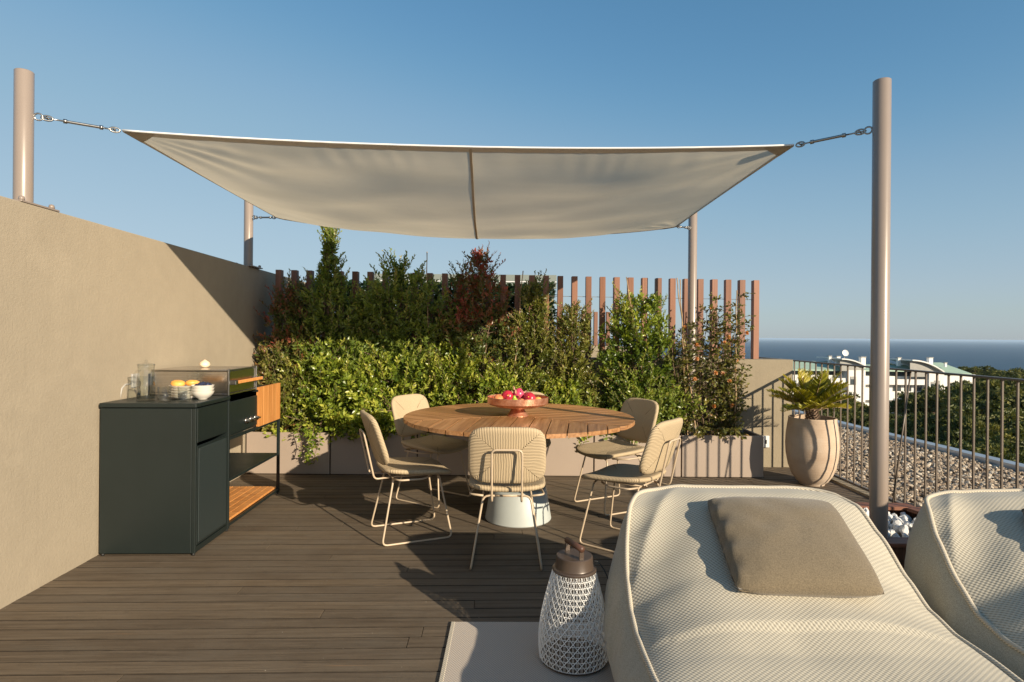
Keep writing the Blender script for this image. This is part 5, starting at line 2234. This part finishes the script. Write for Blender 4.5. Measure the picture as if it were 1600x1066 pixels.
for k in range(27):
    a = k * 2.399 + .4
    el = R_(12 + 62 * ((k * 7) % 27) / 27)
    L = rnd.uniform(.42, .52) * (1 - .12 * (el / 1.3))
    d0 = Vector((math.cos(a) * math.cos(el), math.sin(a) * math.cos(el), math.sin(el)))
    P, D, S, Vv = [], [], [], []
    spine = []
    nn = 14
    for i in range(nn + 1):
        t = i / nn
        p = Vector((0, 0, .085)) + d0 * L * t + Vector((0, 0, -.10 * t * t * L / .4 * math.cos(el) + .03 * t))
        spine.append(p)
    side = d0.cross(Vector((0, 0, 1))).normalized()
    upn = side.cross(d0)
    nl = 24
    b0 = rnd.uniform(.05, .6)
    for i in range(nl):
        t = .22 + .78 * i / nl
        q = spine[min(nn, int(t * nn))].lerp(spine[min(nn, int(t * nn) + 1)], t * nn % 1)
        ll = .105 * math.sin(math.pi * min(1, .25 + t * .72)) + .02
        for s_ in (-1, 1):
            P.append(tuple(q))
            dd_ = side * s_ * 1.0 + d0 * (.55 + .6 * t) + upn * .38
            D.append(tuple(dd_))
            S.append(ll)
            Vv.append(b0 + .3 * t + rnd.uniform(-.1, .1))
    me = leaf_mesh('frond', P, D, S, MT['leaf_cycad'], .17, np.array(Vv), droop=.08)
    fo = obj_from('frond', me, cy)
    m_ = MB()
    m_.tube(spine, .0045, 4, rfun=lambda t: 1 - .7 * t)
    m_.build('midrib', MT['stake'], fo)

# ------------------------------------------------------------------ far white building
FD = 112.0
K_ = FD / 920.0


def wx(px):
    return (px - 800) * K_


def wz(py, px=1400):
    return CAM_H - (py - 525.2 - .008 * (px - 800)) * K_


m_white = simple('white_facade_paint', (0.72, 0.70, 0.66), 0.8, 0, 0.05, .3, 0.1, 4)
m_groof = simple('pale_green_roof', (0.33, 0.44, 0.34), 0.6, 0, 0.08, .6, 0.1, 4)
m_teal = simple('teal_fascia', (0.06, 0.33, 0.33), 0.5, 0, 0.1, 1, 0)
m_win = simple('dark_window_glass', (0.05, 0.065, 0.07), 0.15, 0, 0.2, .5, 0)
m_shut = simple('grey_shutter', (0.30, 0.29, 0.26), 0.6, 0, 0.1, 1, 0)
hb_ = empty('white_apartments', (0, FD, 0))
tag(hb_, 'long white apartment building with green roofs and curved gables in front of the sea', 'building')


def fb(name, mat, x0, x1, y0, y1, d0, d1, c=0):
    """x0..x1 and y0..y1 measured on the facade plane, d0..d1 metres of depth behind it"""
    m_ = MB()
    m_.box(wx(x0), wx(x1), d0, d1, wz(y1, (x0 + x1) / 2), wz(y0, (x0 + x1) / 2), c)
    return m_.build(name, mat, hb_)


fb('wall', m_white, 1180, 1318, 586, 760, 0, 9)
fb('wall', m_white, 1318, 1345, 578, 760, -1.6, 9)
fb('wall', m_white, 1345, 1442, 588, 760, 0, 9)
fb('wall', m_white, 1442, 1465, 582, 760, -1.8, 9)
fb('wall', m_white, 1465, 1522, 585, 760, -.4, 9)
fb('storey', m_win, 1180, 1318, 579, 586, .8, 8.5)
fb('storey', m_win, 1345, 1442, 578, 588, .8, 8.5)
fb('fascia', m_teal, 1180, 1318, 576.5, 579.5, .2, 8.8)
fb('fascia', m_teal, 1465, 1500, 583, 586, -.6, 8.8)


def sroof(x0, x1, ytop, ybot, inset=8, name='roof', mat=None):
    zt, zb_ = wz(ytop, x0), wz(ybot, x0)
    a, b_ = wx(x0), wx(x1)
    i_ = inset * K_
    m_ = MB()
    m_.add([(a - .2, -.8, zb_), (b_ + .2, -.8, zb_), (b_ - i_, 4.5, zt), (a + i_ * .2, 4.5, zt), (a - .2, 9.3, zb_), (b_ + .2, 9.3, zb_), (a - .2, -.8, zb_ - .25), (b_ + .2, -.8, zb_ - .25), (a - .2, 9.3, zb_ - .25), (b_ + .2, 9.3, zb_ - .25)],
           [(0, 1, 2, 3), (3, 2, 5, 4), (1, 5, 2), (0, 3, 4), (0, 6, 7, 1), (1, 7, 9, 5), (5, 9, 8, 4), (4, 8, 6, 0), (6, 8, 9, 7)])
    return m_.build(name, mat or m_groof, hb_)


sroof(1180, 1316, 565, 576.5, 2)
sroof(1347, 1440, 571, 578, 2)
sroof(1466, 1512, 568, 583, 14)


def vault(x0, x1, ypk, y1):
    m_ = MB()
    n = 12
    top, bot = [], []
    for i in range(n + 1):
        t = i / n
        x = wx(x0 + (x1 - x0) * t)
        yy = ypk + (y1 - ypk) * t ** 2.0
        top.append((x, wz(yy, x0)))
        bot.append((x, wz(yy + 1.9, x0)))
    vs, fs = [], []
    for (x, z), (x_, z_) in zip(top, bot):
        vs += [(x, -2.2, z), (x, 7, z), (x_, 7, z_), (x_, -2.2, z_)]
    for i in range(n):
        for k in range(4):
            k2 = (k + 1) % 4
            fs.append((i * 4 + k, i * 4 + 4 + k, i * 4 + 4 + k2, i * 4 + k2))
    fs += [(0, 1, 2, 3), (n * 4 + 3, n * 4 + 2, n * 4 + 1, n * 4)]
    m_.add(vs, fs)
    m_.build('vaulted_roof', m_white, hb_)
    m_ = MB()
    w_ = []
    for (x, z) in bot:
        w_ += [(x, -1.5, z), (x, -1.5, wz(y1 + 9, x0))]
    m_.add(w_, [(2 * i, 2 * i + 1, 2 * i + 3, 2 * i + 2) for i in range(n)])
    m_.build('gable', m_shut, hb_)


vault(1306, 1343, 559.5, 570)
vault(1414, 1463, 561.5, 579)
for (x0, x1, y0, y1) in ((1300, 1304, 557.5, 570), (1313, 1318, 558, 572), (1351, 1358, 559, 576), (1409, 1413.5, 560, 573), (1458, 1464, 560, 576), (1483, 1486, 568, 574)):
    ch = fb('chimney', m_white, x0, x1, y0, y1, 1, 1 + (x1 - x0) * K_)
    m_ = MB()
    m_.box(wx(x0) - .08, wx(x1) + .08, .92, 1.08 + (x1 - x0) * K_, wz(y0, x0), wz(y0, x0) + .15)
    m_.build('chimney_cap', m_shut, ch)
wins = []
for (x0, x1) in ((1250, 1262), (1270, 1282), (1292, 1306)):
    wins += [(x0, x1, 596, 606), (x0, x1, 622, 634)]
for (x0, x1) in ((1346, 1352), (1362, 1374), (1396, 1408), (1414, 1424), (1430, 1440)):
    wins += [(x0, x1, 603, 611), (x0, x1, 626, 636)]
for (x0, x1) in ((1484, 1493), (1498, 1505)):
    wins += [(x0, x1, 598, 606), (x0, x1, 622, 632)]
wins += [(1322, 1330, 588, 600), (1450, 1458, 594, 612), (1445, 1449, 596, 604)]
for (x0, x1, y0, y1) in wins:
    d = -1.6 if 1318 <= x0 < 1345 else (-1.8 if 1442 <= x0 < 1465 else (-.4 if x0 >= 1465 else 0))
    wf = fb('window', m_shut, x0 - .5, x1 + .5, y0 - .4, y1 + .4, d - .06, d + .02)
    m_ = MB()
    xm = (x0 + x1) / 2
    for a_, b_ in ((x0, xm - .2), (xm + .2, x1)):
        m_.box(wx(a_), wx(b_), d - .09, d - .05, wz(y1, x0), wz((y0 * .7 + y1 * .3), x0))
    m_.build('pane', m_win, wf)
for (x0, x1, y0) in ((1344, 1442, 590), (1344, 1442, 614), (1240, 1318, 588), (1240, 1318, 612), (1466, 1522, 612)):
    fb('balcony', m_white, x0, x1, y0 + 2, y0 + 9, -1.3, -1.15)
    fb('balcony_slab', m_white, x0, x1, y0 + 9, y0 + 10.5, -1.3, -.01)
# dish aerial on a mast
an = MB()
an.tube([(wx(1329), 2, wz(572)), (wx(1329), 2, wz(553))], .05, 5)
an.build('mast', m_shut, hb_)
di = MB()
di.lathe([(0, 0), (.35, .05), (.62, .18)], 14, M=Matrix.Translation((wx(1329), 1.8, wz(553))) @ Matrix.Rotation(R_(75), 4, 'X'))
di.build('dish', m_white, hb_)

# ------------------------------------------------------------------ pine trees


def crown_mesh(name, seed, R=4.6, H=3.6, nc=70, nt=95):
    g_ = np.random.RandomState(seed)
    cs = []
    for _ in range(nc):
        a = g_.uniform(0, 2 * np.pi)
        rr = np.sqrt(g_.uniform(0, 1))
        zz = g_.uniform(-.35, 1) * (1 - rr ** 2.2 * .8)
        cs.append((np.cos(a) * rr * R * g_.uniform(.8, 1.08), np.sin(a) * rr * R, zz * H * .55))
    cs = np.array(cs)
    cr = g_.uniform(.55, 1.25, nc)
    d = g_.normal(size=(nc, nt, 3))
    d /= np.linalg.norm(d, axis=2, keepdims=True)
    d[..., 2] = np.abs(d[..., 2]) * .85 - .22
    p = cs[:, None] + d * cr[:, None, None] * g_.uniform(.65, 1.08, (nc, nt, 1)) * np.array([1, 1, .7])
    var = (g_.uniform(.15, .7, nc)[:, None] + g_.uniform(-.2, .35, (nc, nt)))
    p = p.reshape(-1, 3)
    n = len(p)
    dirs = d.reshape(-1, 3) + g_.normal(size=(n, 3)) * .45
    dirs /= np.linalg.norm(dirs, axis=1, keepdims=True)
    up = g_.normal(size=(n, 3))
    s = np.cross(dirs, up)
    s /= np.linalg.norm(s, axis=1, keepdims=True)
    t2 = np.cross(dirs, s)
    L = g_.uniform(.20, .42, (n, 1))
    V = np.stack([p - s * L * .35, p + dirs * L, p + s * L * .35, p - t2 * L * .35, p + dirs * L * .95, p + t2 * L * .35], 1).reshape(-1, 3)
    F = (np.array([(0, 1, 2), (3, 4, 5)])[None] + (np.arange(n) * 6)[:, None, None]).reshape(-1, 3)
    return np_mesh(name, V, F, MT['pine'], False, np.repeat(np.clip(var.ravel(), 0, 1), 6)), cs


CR = [crown_mesh('crown', s_) for s_ in (1, 2, 3, 4)]


def trunk_mesh(seed, cs):
    g_ = random.Random(seed)
    m_ = MB()
    H = 9.0
    base = [Vector((g_.uniform(-.5, .5) * t * 1.5, g_.uniform(-.4, .4) * t, -H + (H - 1.2) * t)) for t in (0, .25, .5, .75, 1)]
    base[0] = Vector((0, 0, -H))
    m_.tube(base, .26, 7, rfun=lambda t: 1 - .45 * t)
    for i in range(14):
        c = Vector(tuple(float(q) for q in cs[g_.randrange(len(cs))]))
        m_.tube([base[4] if i % 2 else base[3].lerp(base[4], .6), base[4].lerp(c, .5) + Vector((0, 0, -.35)), c], .10, 5, rfun=lambda t: 1 - .7 * t)
    return m_.mesh('trunk', simple_bark)


simple_bark = simple('pine_bark', (0.13, 0.085, 0.055), 0.9, 0, 0.3, 3, 0.6, 12, .03)
TRK = [trunk_mesh(i, c[1]) for i, c in enumerate(CR)]
tree_list = [
    # px, py of the crown top, distance, size, label
    (1398, 636, 66, .85, 'dark pine just right of the tall post below the white building'),
    (1436, 616, 74, .8, 'pine in front of the middle of the white building'),
    (1362, 634, 70, .75, 'small pine under the left balconies of the white building'),
    (1478, 600, 68, 1.0, 'rounded pine in front of the right gable'),
    (1516, 592, 62, 1.0, 'broad pine at the right end of the white building'),
    (1560, 594, 50, 1.0, 'large pine filling the view behind the right railing bars'),
    (1612, 590, 46, 1.0, 'pine cut off by the right edge of the picture'),
    (1530, 569, 128, 1.2, 'tall stone pine rising beside the right roof against the sea'),
    (1500, 571, 150, 1.0, 'stone pine just behind the green roof'),
    (1558, 575, 118, 1.1, 'stone pine right of the tallest one'),
    (1592, 572, 100, 1.0, 'pine crown touching the sea at the far right'),
    (1580, 586, 84, 1.0, 'mid-distance pine at the far right below the sea crown'),
    (1545, 586, 88, 1.0, 'mid-distance pine under the stone pines'),
    (1445, 565, 170, .8, 'dark tree peeping over the curved gable'),
    (1345, 566, 175, .8, 'dark tree behind the left chimneys'),
    (1378, 563, 180, .8, 'tree top behind the middle roof'),
    (1300, 606, 72, .75, 'pine seen through the railing left of the tall post'),
    (1268, 612, 66, .75, 'pine seen behind the cycad fronds'),
    (1325, 618, 60, .7, 'low pine beside the cycad pot'),
    (1240, 616, 64, .7, 'pine at the end of the beige parapet'),
    (1420, 640, 46, .8, 'nearer pine below the roof edge right of the tall post'),
    (1475, 634, 42, .8, 'nearer pine with bare red trunks showing'),
    (1530, 626, 38, .8, 'nearest bright pine in the right part of the view'),
    (1350, 640, 52, .7, 'low pine hidden behind the tall post'),
    (1590, 650, 34, .8, 'nearest pine at the right edge'),
    (1290, 632, 50, .6, 'low pine behind the terracotta pot'),
    (1215, 560, 210, .8, 'distant tree top above the parapet corner'),
    (1640, 640, 40, .9, 'pine beyond the right edge'),
    (1460, 668, 36, .7, 'shadowy pine close under the roof edge'),
    (1560, 690, 32, .7, 'low shadowy pine under the roof edge at the right'),
    (1510, 676, 27, .62, 'shadowy pine nearest the gravel roof edge'),
    (1590, 700, 24, .6, 'lowest pine crown at the right edge under the railing'),
    (1445, 690, 31, .6, 'low pine top just over the gravel roof edge'),
    (1400, 662, 40, .65, 'low shadowy pine under the roof edge by the tall post'),
]
for i, (px_, py_, D_, s_, lab) in enumerate(tree_list):
    if px_ > 1630:
        continue
    X = (px_ - 800) / 920 * D_
    ztop = CAM_H - (py_ - 525.2 - .008 * (px_ - 800)) / 920 * D_
    e = empty('pine_tree', (X, D_, ztop - 2.75 * s_), i * 1.7)
    e.scale = (s_, s_, s_ * (1.0 + .1 * (i % 3)))
    tag(e, lab, 'tree', 'pine trees between the terrace and the sea')
    obj_from('crown', CR[i % 4][0], e)
    obj_from('trunk', TRK[i % 4], e)
# far wood down to the shore
fw_p = []
P, D, S = [], [], []
for k in range(900):
    y = 150 + 420 * rnd.random() ** 1.2
    x = rnd.uniform(.12, 1.15) * y
    if abs(y - FD - 4) < 8:
        continue
    z = ground_z(x, y) + rnd.uniform(3, 6)
    for q in range(26):
        a = rnd.uniform(0, 6.28)
        rr = rnd.uniform(0, 4)
        P.append((x + math.cos(a) * rr, y + math.sin(a) * rr, z + rnd.uniform(-2.2, 1.8) * (1 - rr / 5)))
        D.append((rnd.uniform(-1, 1), rnd.uniform(-1, 1), rnd.uniform(0, 1)))
        S.append(rnd.uniform(1.2, 2.4))
o = obj_from('far_wood', leaf_mesh('far_wood', P, D, S, MT['pine'], .7))
tag(o, 'dark wooded slope running down to the sea beyond the white building', 'wood', kind='stuff')

# ------------------------------------------------------------------ haze over land and sea
hz = MB().box(-45500, 45500, -400, 40500, -130, 2.80).build('haze')
hm = bpy.data.materials.new('haze_air')
hm.use_nodes = True
hm.node_tree.nodes.clear()
ho = hm.node_tree.nodes.new('ShaderNodeOutputMaterial')
pv = hm.node_tree.nodes.new('ShaderNodeVolumePrincipled')
pv.inputs['Color'].default_value = (0.62, 0.80, 1.0, 1)
pv.inputs['Density'].default_value = 0.000062
pv.inputs['Anisotropy'].default_value = 0.0
hm.node_tree.links.new(pv.outputs[0], ho.inputs['Volume'])
hz.data.materials.append(hm)
tag(hz, kind='stuff')
